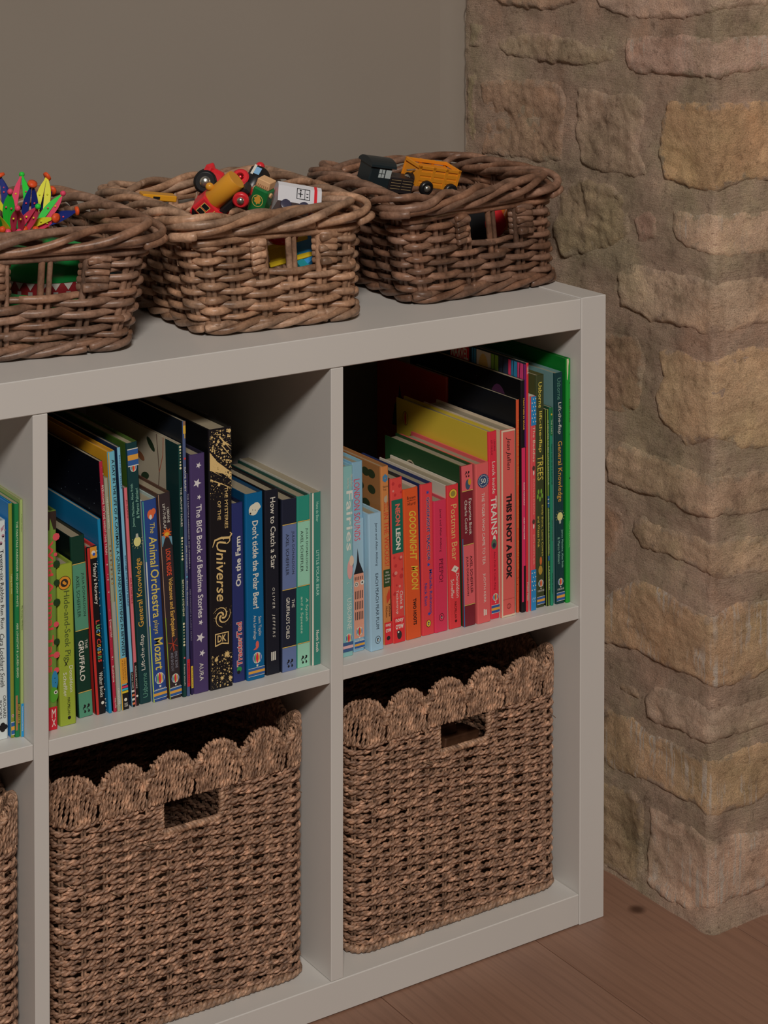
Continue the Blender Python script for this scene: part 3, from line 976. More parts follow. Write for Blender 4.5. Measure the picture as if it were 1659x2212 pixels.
b = Book('L3', 'picture_book', 'thin dark green book second from the divider in the left cell', (24, 100, 58), hard=False)
b.T('THE FAIRYTALE HAIRDRESSER AND SNOW WHITE', .075, .44, .3, .7, (190, 195, 170)).T('ABIE LONGSTAFF & LAUREN BEARD', .51, .745, .3, .7, (190, 195, 170))
b.R(.82, .97, (140, 95, 65), .04, .5).R(.855, .945, (40, 60, 30), .5, .96).T('PICTURE CORGI', .86, .94, .55, .9, (205, 190, 70)); b.done()
b = Book('L4', 'picture_book', 'thin pale green book with a blue foot, touching the divider', (132, 148, 92), hard=False)
b.R(.86, 1, (28, 120, 175)).T('A Twinkl Original', .06, .135, .3, .7, (60, 80, 50)).T('The Grumpy Old Stone', .445, .55, .25, .75, K_, bold=.01)
b.T('Twinkl Educational Publishing', .87, .975, .3, .7, W_).done()

# --- middle cell
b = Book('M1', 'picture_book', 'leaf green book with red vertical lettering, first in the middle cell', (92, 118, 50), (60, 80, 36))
b.R(0, .085, (44, 32, 28)).R(.895, 1, (165, 28, 42))
b.S.poly([(.03 * b.h, .5 * b.w), (.13 * b.h, .96 * b.w), (.13 * b.h, .4 * b.w)], (92, 118, 50))
b.S.dots([(t * b.h, u * b.w, r) for t, u, r in ((.12, .95, .004), (.20, .9, .002), (.52, .93, .003), (.66, .95, .0035), (.73, .93, .003))], (190, 70, 80))
b.S.dots([(t * b.h, u * b.w, r) for t, u, r in ((.245, .97, .004), (.33, .98, .0035), (.42, .98, .004), (.60, .96, .0035))], (28, 50, 26))
b.T('Wild Animal Tales', .135, .735, .30, .72, (190, 62, 66), bold=.025)
b.S.disc(.775 * b.h, .80 * b.w, .010, .0035, (40, 110, 150)); b.S.dots([(.765 * b.h, .8 * b.w, .0006), (.785 * b.h, .85 * b.w, .0006)], K_)
b.S.disc(.84 * b.h, .7 * b.w, .008, .005, (70, 130, 40)); b.S.disc(.83 * b.h, .86 * b.w, .002, .002, W_); b.S.disc(.83 * b.h, .86 * b.w, .001, .001, K_)
b.H('M', .905, .945, .55, .85, W_).H('X', .95, .985, .55, .85, W_).done()
b = Book('M2', 'picture_book', 'short lime green spine with a round orange badge', (128, 142, 48), (120, 135, 50))
b.D(.115, .45, .0072, K_).D(.115, .45, .0066, (205, 135, 45)).D(.115, .45, .0042, (40, 34, 30)).D(.112, .42, .0016, (205, 135, 45)).D(.12, .5, .0014, (205, 135, 45))
b.T('Hide-and-Seek Pig', .165, .60, .28, .74, (62, 74, 38), shear=.05)
b.S.line([(.60 * b.h, .35 * b.w), (.63 * b.h, .5 * b.w)], .0004, K_); b.S.line([(.63 * b.h, .35 * b.w), (.60 * b.h, .55 * b.w)], .0004, K_)
b.T('Donaldson', .635, .80, .62, .83, W_).T('Scheffler', .67, .82, .24, .46, W_).T('MACMILLAN', .83, .935, .46, .62, K_).D(.955, .55, .0018, K_).done()
b = Book('M3', 'picture_book', 'dark green board book with two teal bands and gold lines', (16, 46, 36), (10, 20, 18), board=True)
b.R(.150, .518, (70, 122, 100)).R(.862, 1, (70, 122, 100)).gold(.147).gold(.515).gold(.858)
b.T('JULIA DONALDSON', .205, .445, .60, .82, (22, 36, 34)).T('AXEL SCHEFFLER', .215, .445, .24, .46, (22, 36, 34))
b.T('THE', .575, .625, .64, .82, W_).T('GRUFFALO', .575, .80, .20, .56, W_, bold=.015).waves(.955, .52, .0062).done()
b = Book('M4', 'picture_book', 'worn black spine with red edge, orange top patch and coloured lettering', (20, 18, 20), (165, 40, 38))
b.R(0, 1, (165, 42, 38), 0.02, .26).R(.0, .068, (200, 135, 45), .3).D(.035, .62, .0022, W_).D(.045, .66, .0016, (40, 70, 150))
b.T("Maisy's Nursery", .10, .345, .42, .86, W_, bold=.012)
for s_, t0, t1, c in (('L', .44, .463, (190, 60, 50)), ('u', .467, .49, (90, 150, 90)), ('c', .494, .512, (90, 150, 190)), ('y', .515, .54, (200, 160, 60)),
                      ('C', .55, .58, (200, 60, 50)), ('o', .583, .60, (205, 150, 50)), ('u', .603, .62, (90, 150, 190)), ('s', .624, .64, (205, 150, 50)), ('i', .644, .65, (200, 60, 50)), ('n', .654, .67, (90, 150, 90)), ('s', .674, .69, (200, 60, 50))):
    b.T(s_, t0, t1, .45, .82, c, bold=.02)
b.T('Walker Books', .75, .90, .46, .82, W_).D(.935, .66, .0017, W_)
b.S.dots(scatter(40, 0, b.h, .92 * b.w, .97 * b.w, .0002, .0008, 5), W_); b.done()
b = Book('M5', 'picture_book', 'thin plain sky blue spine beside the worn black one', (16, 108, 152), (14, 96, 140), hard=False); b.done()
b = Book('M6', 'picture_book', 'thin crimson spine with white snowflakes and a night sky cover', (150, 34, 56), (8, 10, 20), hard=False)
b.T('WELCOME TO THE NIGHT-TIME TRAIN', .095, .37, .2, .8, W_).T('Fitzgerald', .63, .70, .2, .8, W_).T('Kuchtina', .815, .88, .2, .8, W_).T('nosy crow', .945, .985, .25, .75, W_)
b.S.dots(scatter(46, .01 * b.h, .98 * b.h, .15 * b.w, .9 * b.w, .00015, .0005, 11), W_)
for t in (.41, .47, .52, .78): b.S.star(t * b.h, .5 * b.w, .0013, W_, n=6, inner=.25)
b.C.dots(scatter(90, .02, b.d, -b.h * .6, -.01, .00012, .0006, 8), (150, 170, 190))
for a_, b_, l_ in ((.30, -.10, .05), (.55, -.14, .06), (.72, -.16, .07)):
    b.C.line([(a_ * b.d, b_), (a_ * b.d - .006, b_ + l_ * .5), (a_ * b.d - .016, b_ + l_)], [.0014, .0009, .0001], (30, 52, 80)); b.C.star(a_ * b.d, b_, .0035, (120, 140, 150))
b.C.text('the Train', .05, .10, -.085, -.07, (30, 40, 60)); b.done()
b = Book('M7', 'picture_book', 'thin grey green spine with a string of tiny flowers', (132, 136, 118), (100, 110, 90), hard=False)
b.T('THE LITTLE ROBOTS', .08, .215, .28, .72, (188, 190, 176), bold=.01).R(.53, .97, (138, 138, 132))
b.S.dots([(t / 100 * b.h, .5 * b.w, .0011) for t in range(29, 46, 2)], (90, 70, 60)); b.S.dots([(t / 100 * b.h, .5 * b.w, .0007) for t in range(29, 46, 4)], (190, 150, 60))
b.T('ORCHARD', .90, .975, .28, .72, (188, 190, 184)); b.done()
b = Book('M8', 'picture_book', 'light blue spine with long black capital title and mustard edge', (92, 152, 172), (205, 150, 40))
b.R(0, 1, (205, 155, 50), 0, .14)
b.T('A DAY IN THE LIFE OF A CAVEMAN, A QUEEN AND EVERYTHING IN BETWEEN', .03, .79, .34, .80, K_, bold=.012)
b.R(.80, .90, (200, 140, 50), .14).T('MIKE BARFIELD', .808, .885, .60, .82, (70, 40, 20)).T('& JESS BRADLEY', .808, .885, .28, .50, (70, 40, 20))
b.R(.905, 1, K_, .14).R(.908, .916, (190, 50, 90), .14).R(.918, .926, (40, 150, 180), .14).R(.928, .936, (215, 185, 50), .14).D(.962, .55, .0017, W_).T('BUSTER', .975, .99, .35, .8, W_); b.done()
b = Book('M9', 'picture_book', 'thin pale blue spine with navy capitals, taller than the pink one', (108, 160, 188), (24, 40, 70), hard=False)
b.T('BEDFORD  FEDLER', .03, .16, .3, .75, (28, 50, 90)).T('BEDTIME FOR LITTLE BEARS!', .415, .61, .3, .75, (28, 50, 90), bold=.015).R(.865, 1, K_).T('LITTLE TIGER', .87, .93, .3, .75, W_)
for i in range(4): b.R(.935 + i * .016, .943 + i * .016, (200, 110, 70) if i % 2 else W_)
b.done()
b = Book('M10', 'picture_book', 'thin salmon pink spine with a black foot', (190, 98, 108), (80, 50, 60), hard=False)
b.T('JILL MURPHY', .055, .14, .25, .75, (70, 25, 35)).T('ALL IN ONE PIECE', .41, .53, .25, .75, (120, 25, 45), bold=.01).R(.80, 1, K_).T('WALKER BOOKS', .815, .92, .28, .72, W_).D(.955, .5, .0012, W_).done()


def knowledge(key, label, up, left, right=None):
    b = Book(key, 'picture_book', label, (18, 48, 52), left, board=True)
    f = (lambda t: 1 - t) if up else (lambda t: t)
    def T(s, t0, t1, u0, u1, c, **k):
        if up: b.T(s, 1 - t1, 1 - t0, 1 - u1, 1 - u0, c, up=True, **k)
        else: b.T(s, t0, t1, u0, u1, c, **k)
    T('Usborne', .022, .115, .30, .72, (80, 125, 110)); T('Lift-the-flap', .128, .265, .30, .74, W_)
    T('General Knowledge', .295, .558, .18, .80, (205, 155, 62), bold=.004)
    t = f(.622)
    k = -1 if up else 1
    b.S.disc(t * b.h, .5 * b.w, .0052, .0042, (205, 200, 130)); b.S.poly([(t * b.h + k * .004, .5 * b.w - .0017), (t * b.h + k * .004, .5 * b.w + .0017), (t * b.h + k * .0085, .5 * b.w + .0012), (t * b.h + k * .0085, .5 * b.w - .0012)], (150, 150, 140))
    for an in range(9):
        a_ = math.pi * (an / 8 - .5) * 1.3 + math.pi
        c_, s_ = math.cos(a_) * k, math.sin(a_)
        b.S.line([(t * b.h + .0062 * c_, .5 * b.w + .0055 * s_), (t * b.h + .0078 * c_, .5 * b.w + .0068 * s_)], .00018, (205, 195, 120))
    T('James Maclaine, Alex Frith', .68, .845, .58, .84, (120, 165, 150)); T('& Marco Palmieri', .71, .825, .20, .46, (120, 165, 150))
    b.balloon(f(.905), .5, .9, up=up)
    if up: b.stripes(.025, .085)
    else: b.stripes(.952, .985)
    return b


b = knowledge('M11', 'thick dark teal spine printed upside down, striped at the top', True, (56, 82, 30)); b.done()
b = Book('M12', 'picture_book', 'royal blue spine with looping yellow title and striped foot', (36, 60, 118), (150, 165, 165), board=True)
b.R(0, .3, (70, 150, 130), 0, .06).R(.3, .62, (190, 195, 190), 0, .08).R(.62, 1, (150, 170, 70), 0, .08)
b.S.disc(.072 * b.h, .52 * b.w, .0052, .0040, (190, 90, 55)); b.S.disc(.060 * b.h, .72 * b.w, .0034, .0026, (190, 90, 55)); b.S.disc(.085 * b.h, .5 * b.w, .0026, .0016, W_)
Y_ = (205, 185, 90)
b.T('The', .115, .165, .42, .74, Y_, shear=.2).T('Animal', .18, .335, .30, .84, Y_, shear=.15, bold=.01).T('Orchestra', .345, .585, .28, .86, Y_, shear=.1, bold=.01).T('plays', .598, .665, .26, .66, Y_).T('Mozart', .685, .845, .26, .86, Y_, shear=.1, bold=.012)
b.balloon(.888, .52).stripes(.945, .985).done()
b = Book('M13', 'picture_book', 'charcoal spine with a small erupting volcano and orange title', (44, 36, 40), (70, 45, 38), board=True)
b.R(.60, 1, (120, 140, 50), 0, .07).R(0, .6, (150, 120, 100), 0, .05)
b.T('USBORNE', .07, .145, .62, .80, W_).T('LIFT-THE-FLAP', .05, .17, .30, .50, W_)
b.S.poly([(.20 * b.h, .1 * b.w), (.255 * b.h, .1 * b.w), (.255 * b.h, .9 * b.w), (.215 * b.h, .9 * b.w)], (90, 130, 150)); b.S.poly([(.205 * b.h, .4 * b.w), (.205 * b.h, .62 * b.w), (.262 * b.h, .9 * b.w), (.262 * b.h, .1 * b.w)], (40, 32, 34))
b.S.star(.193 * b.h, .51 * b.w, .006, (205, 90, 35), n=9, inner=.55); b.S.disc(.198 * b.h, .51 * b.w, .002, .0028, (220, 170, 60))
b.T('LOOK INSIDE', .27, .40, .34, .72, (205, 78, 52), bold=.02).T('Volcanoes and Earthquakes', .412, .70, .34, .76, (205, 160, 80), bold=.018)
for i in range(7): b.S.line([(.735 * b.h, .5 * b.w), (.735 * b.h + .008 * math.cos(i * 1.1), .5 * b.w + .006 * math.sin(i * 1.1))], .00025, (170, 60, 40))
b.T('EMILY BONE', .775, .855, .58, .78, (120, 120, 135)).T('AND BAO LUU', .775, .865, .26, .46, (120, 120, 135)).balloon(.903, .52, .9).stripes(.948, .985).done()
b = Book('M14', 'picture_book', 'thin bottle green spine with rows of cream dots and a leafy cover', (18, 52, 50), (158, 148, 132), hard=False)
dts = [(t * b.h, .5 * b.w, r) for g_ in (.01, .37, .71) for t, r in [(g_ + i * .012, .0013 - .0002 * min(i, 7 - i)) for i in range(8)]]
b.S.dots(dts, (205, 200, 165)); b.T('THE GRUMPY FAIRIES', .17, .325, .25, .75, W_).T('BETHAN STEVENS', .535, .68, .25, .75, (190, 190, 160), bold=.01).T('Frances Lincoln', .87, .955, .3, .7, W_).D(.845, .5, .001, (190, 90, 100))
q = b.C
for (x_, z_, l_, an, c) in ((.115, -.02, .022, 2.6, (30, 45, 30)), (.10, -.05, .020, 3.4, (36, 52, 36)), (.125, -.065, .026, -1.9, (40, 60, 40)), (.135, -.055, .02, -1.0, (130, 130, 60)), (.105, -.075, .014, 3.0, (110, 50, 40)), (.145, -.03, .02, .8, (60, 80, 50)), (.15, -.1, .02, -.3, (150, 130, 50)), (.09, -.035, .02, 2.9, (120, 75, 50)), (.15, -.045, .012, .4, (130, 60, 70)), (.10, -.115, .012, 2.2, (100, 60, 50))):
    x_ += .058
    q.poly([(x_ + l_ * .5 * math.cos(an) + l_ * .5 * math.cos(an) * math.cos(i * .5236) - l_ * .2 * math.sin(an) * math.sin(i * .5236), z_ + l_ * .5 * math.sin(an) + l_ * .5 * math.sin(an) * math.cos(i * .5236) + l_ * .2 * math.cos(an) * math.sin(i * .5236)) for i in range(12)], c)
q.line([(.178, 0), (.183, -.04), (.176, -.09), (.186, -.14)], .0007, (70, 45, 40)); q.line([(.183, -.04), (.192, -.02), (.194, 0)], .0006, (150, 80, 60)); q.line([(.176, -.09), (.158, -.11), (.148, -.12)], .0006, (70, 45, 40)); q.poly([(b.d - .029, -b.h), (b.d, -b.h), (b.d, 0), (b.d - .029, 0)], (16, 44, 46), False); b.done()
b = Book('M15', 'picture_book', 'tallest thin slate blue spine with a gold drip at its top', (66, 78, 114), (20, 24, 32), hard=False)
b.R(0, .045, (200, 160, 60), .1, .9).R(.045, .062, (200, 160, 60), .5, .75).R(0, .015, (120, 90, 70), .1, .9).D(.135, .5, .0012, (180, 50, 50))
b.T('CAVE BABY', .165, .255, .22, .78, W_).T('Julia Donaldson', .45, .55, .25, .75, W_).D(.565, .5, .0009, (90, 160, 190)).T('Emily Gravett', .58, .67, .25, .75, W_).R(.865, .965, (170, 35, 45)).T('MACMILLAN', .88, .95, .3, .7, K_)
b.C.dots(scatter(5, .08, .19, -.05, -.005, .0002, .0007, 4), W_); b.done()
b = Book('M16', 'picture_book', 'very thin midnight purple spine hidden between slate blue and purple books', (34, 28, 62), (20, 18, 36), hard=False)
b.T('THE FAIRYTALE HAIRDRESSER AND CINDERELLA', .09, .43, .3, .75, (170, 170, 185)).T('ABIE LONGSTAFF & LAUREN BEARD', .52, .755, .3, .75, (120, 115, 140)).R(.87, .97, (190, 160, 50)).T('PICTURE CORGI', .88, .965, .3, .7, K_); b.done()
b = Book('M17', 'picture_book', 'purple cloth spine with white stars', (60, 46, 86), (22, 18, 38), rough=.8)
for t, r in ((.047, .0035), (.12, .0052), (.18, .0028), (.705, .003), (.768, .0055), (.835, .0038)): b.S.star(t * b.h, (.5 + .06 * math.sin(t * 40)) * b.w, r, (205, 200, 205), rot=.2)
b.T('The BIG Book of Bedtime Stories', .21, .685, .34, .70, (205, 200, 205), bold=.016).T('AURA', .875, .95, .36, .62, W_).done()
b = Book('M18', 'picture_book', 'thick black spine sprayed with gold dots, tallest thick book in the middle cell', (22, 20, 24), (10, 10, 12))
G_ = (205, 175, 120)
h_, w_ = b.h, b.w
b.S.poly([(.085 * h_, .03 * w_), (.125 * h_, .35 * w_), (.175 * h_, .97 * w_), (.205 * h_, .97 * w_), (.175 * h_, .6 * w_), (.155 * h_, .03 * w_)], G_)
for t0, u0, t1, u1, w0 in ((.03, .45, .09, .97, .0010), (.065, .55, .115, .97, .0007), (.19, .05, .235, .97, .0008), (.155, .1, .185, .55, .0005), (.21, .5, .24, .98, .0004), (.055, .65, .075, .97, .0012)):
    b.S.line([(t0 * h_, u0 * w_), (t1 * h_, u1 * w_)], [w0, .0001], G_)
b.S.dots(scatter(230, .004 * h_, .16 * h_, .03 * w_, .97 * w_, .0002, .0014, 21), G_)
b.S.dots(scatter(120, .15 * h_, .27 * h_, .03 * w_, .97 * w_, .00015, .0007, 22), G_)
b.S.dots([(.014 * h_, .88 * w_, .0022), (.06 * h_, .65 * w_, .0022), (.05 * h_, .4 * w_, .0016), (.215 * h_, .42 * w_, .0016)], G_)
b.S.dots(scatter(70, .17 * h_, .195 * h_, .1 * w_, .95 * w_, .0002, .0009, 77), (22, 20, 24))
b.T('THE MYSTERIES', .227, .387, .66, .80, G_, bold=.006).T('OF THE', .276, .35, .35, .49, G_, bold=.006).T('Universe', .432, .663, .28, .70, G_, shear=.25, bold=.008)
b.S.line([(.432 * h_ + .004 * math.cos(i * .6) * (1 - i / 22), .72 * w_ + .0045 * math.sin(i * .6)) for i in range(8)], .0006, G_)
b.S.line([(.405 * h_, .88 * w_), (.412 * h_, .96 * w_), (.425 * h_, .86 * w_), (.42 * h_, .5 * w_), (.425 * h_, .22 * w_), (.45 * h_, .12 * w_)], [.0004, .0009, .0012, .0012, .0010, .0003], G_)
for arm in range(3):
    b.S.line([(.722 * h_ + (.001 + .0011 * i) * math.cos(i * .42 + arm * 2.09), .52 * w_ + (.001 + .0010 * i) * math.sin(i * .42 + arm * 2.09)) for i in range(11)], [.0012 - .0001 * i for i in range(11)], G_)
b.S.dots(scatter(60, .685 * h_, .765 * h_, .12 * w_, .95 * w_, .0001, .0005, 25), G_)
b.S.poly([(.785 * h_, .2 * w_), (.785 * h_, .8 * w_), (.835 * h_, .8 * w_), (.828 * h_, .5 * w_), (.835 * h_, .2 * w_)], G_); b.S.poly([(.789 * h_, .24 * w_), (.789 * h_, .76 * w_), (.829 * h_, .76 * w_), (.823 * h_, .5 * w_), (.829 * h_, .24 * w_)], (22, 20, 24))
b.H('DK', .793, .820, .31, .69, G_, bold=.02)
b.S.star(.872 * h_, .72 * w_, .0042, G_, n=9, inner=.5); b.S.star(.885 * h_, .25 * w_, .0026, G_, n=9, inner=.6)
b.S.dots(scatter(200, .87 * h_, .992 * h_, .03 * w_, .97 * w_, .00015, .0011, 26), G_); b.S.star(.96 * h_, .5 * w_, .003, G_, n=8, inner=.4); b.S.star(.965 * h_, .85 * w_, .003, G_, n=8, inner=.4); b.done()
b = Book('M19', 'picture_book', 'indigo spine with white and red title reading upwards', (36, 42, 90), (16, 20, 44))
b.T('On the Farm', .185, .465, .28, .72, W_, up=True, bold=.03)
b.T('TractorTed', .665, .915, .27, .75, W_, up=True, bold=.06).T('TractorTed', .667, .912, .30, .72, (175, 50, 60), up=True, bold=.015)
b.S.disc(.93 * b.h, .48 * b.w, .003, .003, (40, 120, 60)); b.S.disc(.945 * b.h, .42 * b.w, .002, .002, K_); b.done()
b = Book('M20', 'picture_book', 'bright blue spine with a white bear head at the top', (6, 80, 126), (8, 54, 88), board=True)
for t, u, ra, rb in ((.088, .45, .0062, .0058), (.075, .62, .0048, .0046), (.062, .56, .0022, .0022), (.078, .76, .002, .0022), (.10, .34, .003, .0034)): b.S.disc(t * b.h, u * b.w, ra, rb, (200, 195, 180))
b.S.disc(.105 * b.h, .27 * b.w, .0011, .0011, K_); b.S.dots([(.088 * b.h, .4 * b.w, .0005), (.092 * b.h, .55 * b.w, .0005)], K_)
b.T("Don't tickle the Polar Bear!", .148, .62, .36, .70, W_, bold=.02).T('Sam Taplin', .665, .77, .60, .80, W_).T('Ana Larrañaga', .655, .785, .32, .52, W_)
b.S.disc(.815 * b.h, .56 * b.w, .0042, .002, (200, 90, 80)); b.S.poly([(.825 * b.h, .5 * b.w), (.84 * b.h, .32 * b.w), (.84 * b.h, .55 * b.w)], (200, 90, 80)); b.balloon(.885, .54, .95).stripes(.938, .978).done()
b = Book('M21', 'picture_book', 'near black spine with white hand lettered title beside the bright blue book', (22, 24, 34), (12, 13, 18))
b.T('How to Catch a Star', .04, .428, .38, .74, W_, bold=.006).T('OLIVER  JEFFERS', .53, .80, .42, .64, W_, space=1.5, shear=.2)
for i in range(3): b.R(.878, .925, W_, .34 + i * .12, .42 + i * .12)
b.done()


def banded(key, label, dark, pale, l1, l2, cream):
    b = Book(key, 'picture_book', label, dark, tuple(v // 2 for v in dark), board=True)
    b.R(.145, .523, pale).R(.858, 1, pale).gold(.142).gold(.520).gold(.855)
    b.T('JULIA DONALDSON', .19, .44, .62, .82, K_).T('AXEL SCHEFFLER', .20, .44, .26, .46, K_)
    return b


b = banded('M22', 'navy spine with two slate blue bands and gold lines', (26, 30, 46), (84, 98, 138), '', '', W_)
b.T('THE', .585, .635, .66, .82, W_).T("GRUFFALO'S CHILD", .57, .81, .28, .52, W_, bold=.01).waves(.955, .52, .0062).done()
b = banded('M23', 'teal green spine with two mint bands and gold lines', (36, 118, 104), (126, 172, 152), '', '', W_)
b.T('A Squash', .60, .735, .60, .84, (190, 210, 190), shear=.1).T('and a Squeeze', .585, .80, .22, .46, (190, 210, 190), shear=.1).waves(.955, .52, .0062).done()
b = Book('M24', 'picture_book', 'slim sea green spine with a white edge, last in the middle cell', (42, 104, 94), (170, 165, 158), hard=False)
b.R(0, 1, (178, 172, 164), 0, .2).T('Hans de Beer', .055, .17, .45, .72, (150, 190, 175)).T('LITTLE POLAR BEAR', .335, .60, .46, .76, (165, 200, 188)).T('North South', .80, .925, .44, .76, W_, bold=.01).done()

# --- right cell
b = Book('R1', 'picture_book', 'pale aqua spine with large white lettering, first in the right cell', (112, 154, 156), (120, 165, 190))
b.T('Fairies', .13, .445, .46, .95, (200, 200, 195), bold=.01).T('USBORNE', .695, .86, .52, .84, (190, 195, 190)).balloon(.905, .62, .8, word=False)
b.T('Usborne Sparkly', .045, .11, .75, .95, W_).T('Touchy-Feely', .06, .12, .48, .68, W_)
b.S.disc(.545 * b.h, .72 * b.w, .011, .0036, (190, 140, 140)); b.S.disc(.50 * b.h, .85 * b.w, .006, .003, (205, 180, 160)); b.S.dots(scatter(20, .58 * b.h, .68 * b.h, .45 * b.w, .9 * b.w, .0002, .0006, 31), W_)
b.R(.925, .943, (50, 75, 115)).R(.943, .958, (190, 150, 155)).R(.958, .975, (50, 75, 115)); b.done()
b = Book('R2', 'picture_book', 'light blue spine with a clock tower and red thin capitals', (112, 146, 168), (120, 165, 190), board=True)
b.R(.46, .93, (196, 138, 118)).R(.30, .47, (130, 156, 172)).R(.46, .60, (130, 156, 172))
b.T('LONDON SOUNDS', .09, .415, .14, .68, (180, 60, 78))
b.S.poly([(.455 * b.h, .42 * b.w), (.53 * b.h, .58 * b.w), (.565 * b.h, .80 * b.w), (.59 * b.h, .95 * b.w), (.59 * b.h, .05 * b.w), (.565 * b.h, .2 * b.w), (.53 * b.h, .34 * b.w)], (30, 28, 32))
b.R(.59, .86, (190, 132, 112), .06, .94)
b.D(.645, .28, .0028, W_).D(.645, .28, .0019, (60, 50, 50)).D(.645, .28, .0012, W_).D(.64, .82, .0026, W_).D(.64, .82, .0012, (60, 50, 50))
for t in (.605, .68, .735, .79):
    for u in (.14, .30, .46, .62, .78): b.R(t, t + (.018 if t < .62 else .042), (52, 40, 42), u, u + .07)
b.balloon(.895, .5, .95).stripes(.946, .982).done()
b = Book('R3', 'picture_book', 'short powder blue book standing proud of its neighbours', (134, 164, 186), (138, 170, 190))
b.T('Janet and Allan Ahlberg', .07, .385, .46, .66, (40, 48, 60)).T('EACH PEACH PEAR PLUM', .44, .845, .44, .66, (40, 48, 60)).oval(.925, .55, .0036, (134, 164, 186)).done()
b = Book('R4', 'picture_book', 'tan brown spine with blue leaf mark and red foot', (168, 108, 62), (140, 95, 58), depth=.17, board=True)
for i in range(6): b.S.disc(.065 * b.h + .0028 * math.cos(i * 1.05), .5 * b.w + .0022 * math.sin(i * 1.05), .0019, .0016, (60, 105, 140))
b.H('National', .105, .117, .2, .85, (60, 50, 40)).H('Trust', .122, .134, .2, .62, (60, 50, 40)).S.disc(.185 * b.h, .5 * b.w, .004, .0022, (150, 135, 115)); b.S.disc(.175 * b.h, .62 * b.w, .003, .001, (150, 135, 115))
b.T("Who's", .20, .245, .62, .85, (175, 55, 40)).T('Hiding', .20, .25, .25, .48, (175, 55, 40)).T('IN THE WOODS?', .258, .56, .25, .82, (178, 62, 44), bold=.0)
b.R(.578, .675, (40, 62, 36)); b.H('With', .588, .60, .3, .7, W_).H('little flaps', .606, .618, .2, .85, W_).H('for little', .624, .636, .2, .85, W_).H('hands!', .642, .654, .25, .75, W_)
b.S.poly([(.685 * b.h, .75 * b.w), (.74 * b.h, .85 * b.w), (.77 * b.h, .4 * b.w), (.73 * b.h, .35 * b.w)], (165, 55, 40)); b.T('Katharine', .775, .845, .62, .84, (70, 40, 30)).T('McEwen', .785, .845, .24, .46, (70, 40, 30))
b.R(.875, 1, (178, 40, 48)); b.H('nosy', .885, .905, .2, .85, W_, bold=.02).H('crow', .912, .932, .2, .85, W_, bold=.02).D(.965, .5, .0025, (36, 32, 32))
for i in range(7): b.C.disc(b.d - .02 - .012 * (i % 3), -.012 - .018 * (i // 2), .008, .005, (40, 48, 30))
b.done()
b = Book('R5', 'picture_book', 'coral red spotted spine with a dark green title band', (194, 66, 62), (40, 36, 36), board=True)
b.S.dots([(t * b.h, u * b.w, r) for t, u, r in ((.03, .2, .002), (.05, .75, .0022), (.1, .35, .0018), (.09, .85, .0014), (.49, .7, .0026), (.48, .2, .0016), (.53, .3, .002), (.58, .2, .003), (.6, .75, .0028), (.65, .35, .0012), (.7, .18, .0022), (.56, .85, .0016))], (160, 44, 46))
b.S.dots([(t * b.h, u * b.w, r) for t, u, r in ((.075, .2, .0014), (.485, .75, .0018), (.575, .3, .0022), (.66, .6, .0016))], (206, 130, 120))
b.R(.13, .455, (24, 84, 70)).T('NEON', .158, .29, .34, .74, (205, 95, 85), bold=.04).T('LEON', .305, .435, .34, .74, W_, bold=.04)
b.T('Clarke &', .69, .80, .60, .84, W_).T('Teckentrup', .68, .825, .24, .48, W_).R(.845, 1, (182, 40, 46)); b.H('nosy', .855, .883, .2, .85, W_, bold=.02).H('crow', .89, .918, .2, .85, W_, bold=.02)
b.S.disc(.955 * b.h, .5 * b.w, .005, .0032, (40, 36, 38)); b.S.disc(.937 * b.h, .42 * b.w, .0022, .0022, (40, 36, 38)); b.S.disc(.936 * b.h, .42 * b.w, .0011, .0011, W_); b.done()
b = Book('R6', 'picture_book', 'vivid orange spine with slanting yellow capitals', (206, 82, 42), (205, 180, 170), board=True)
b.H('Brown', .05, .072, .24, .80, (50, 24, 20)).R(.079, .0815, (50, 24, 20), .24, .8).H('Hurd', .09, .112, .28, .78, (50, 24, 20))
b.T('GOODNIGHT', .15, .48, .34, .80, (214, 176, 62), shear=.25, bold=.02).T('MOON', .515, .68, .40, .84, (214, 176, 62), shear=.25, bold=.02)
b.T('TWO HOOTS', .735, .91, .46, .68, K_, bold=.03).done()
b = Book('R7', 'picture_book', 'red spine with navy block title and blue stars', (188, 56, 62), (30, 40, 80))
for t in (.055, .535, .862): b.S.star(t * b.h, .56 * b.w, .0027, (40, 66, 140))
b.T('GOODNIGHT TRACTOR', .085, .51, .42, .72, (206, 120, 110), bold=.07).T('GOODNIGHT TRACTOR', .087, .508, .45, .69, (40, 48, 104), bold=.02)
b.T('Michelle Robinson', .57, .86, .60, .84, (46, 56, 120), bold=.01).T('Nick East', .655, .805, .20, .42, (46, 56, 120), bold=.01).oval(.925, .5, .0034, (214, 180, 60)).done()
b = Book('R8', 'picture_book', 'low crimson book, shortest in the right cell', (178, 46, 74), (176, 60, 76), board=True)
b.T('Janet and Allan Ahlberg', .065, .39, .40, .58, (70, 18, 34)).T('PEEPO!', .445, .62, .34, .66, (92, 18, 40), bold=.004).oval(.89, .5, .0036, (178, 46, 74)).done()
b = Book('R9', 'picture_book', 'scarlet spine with round yellow badge and small white envelope', (184, 50, 56), (182, 172, 160), board=True)
b.D(.06, .5, .0056, (70, 50, 20)).D(.06, .5, .0052, (214, 176, 62)).D(.06, .5, .0033, (120, 110, 50))
b.T('Postman Bear', .135, .525, .30, .76, (210, 170, 110)); b.S.poly([(.56 * b.h, .5 * b.w), (.585 * b.h, .85 * b.w), (.615 * b.h, .6 * b.w), (.59 * b.h, .22 * b.w)], (205, 195, 185)); b.S.disc(.588 * b.h, .54 * b.w, .0008, .0008, K_)
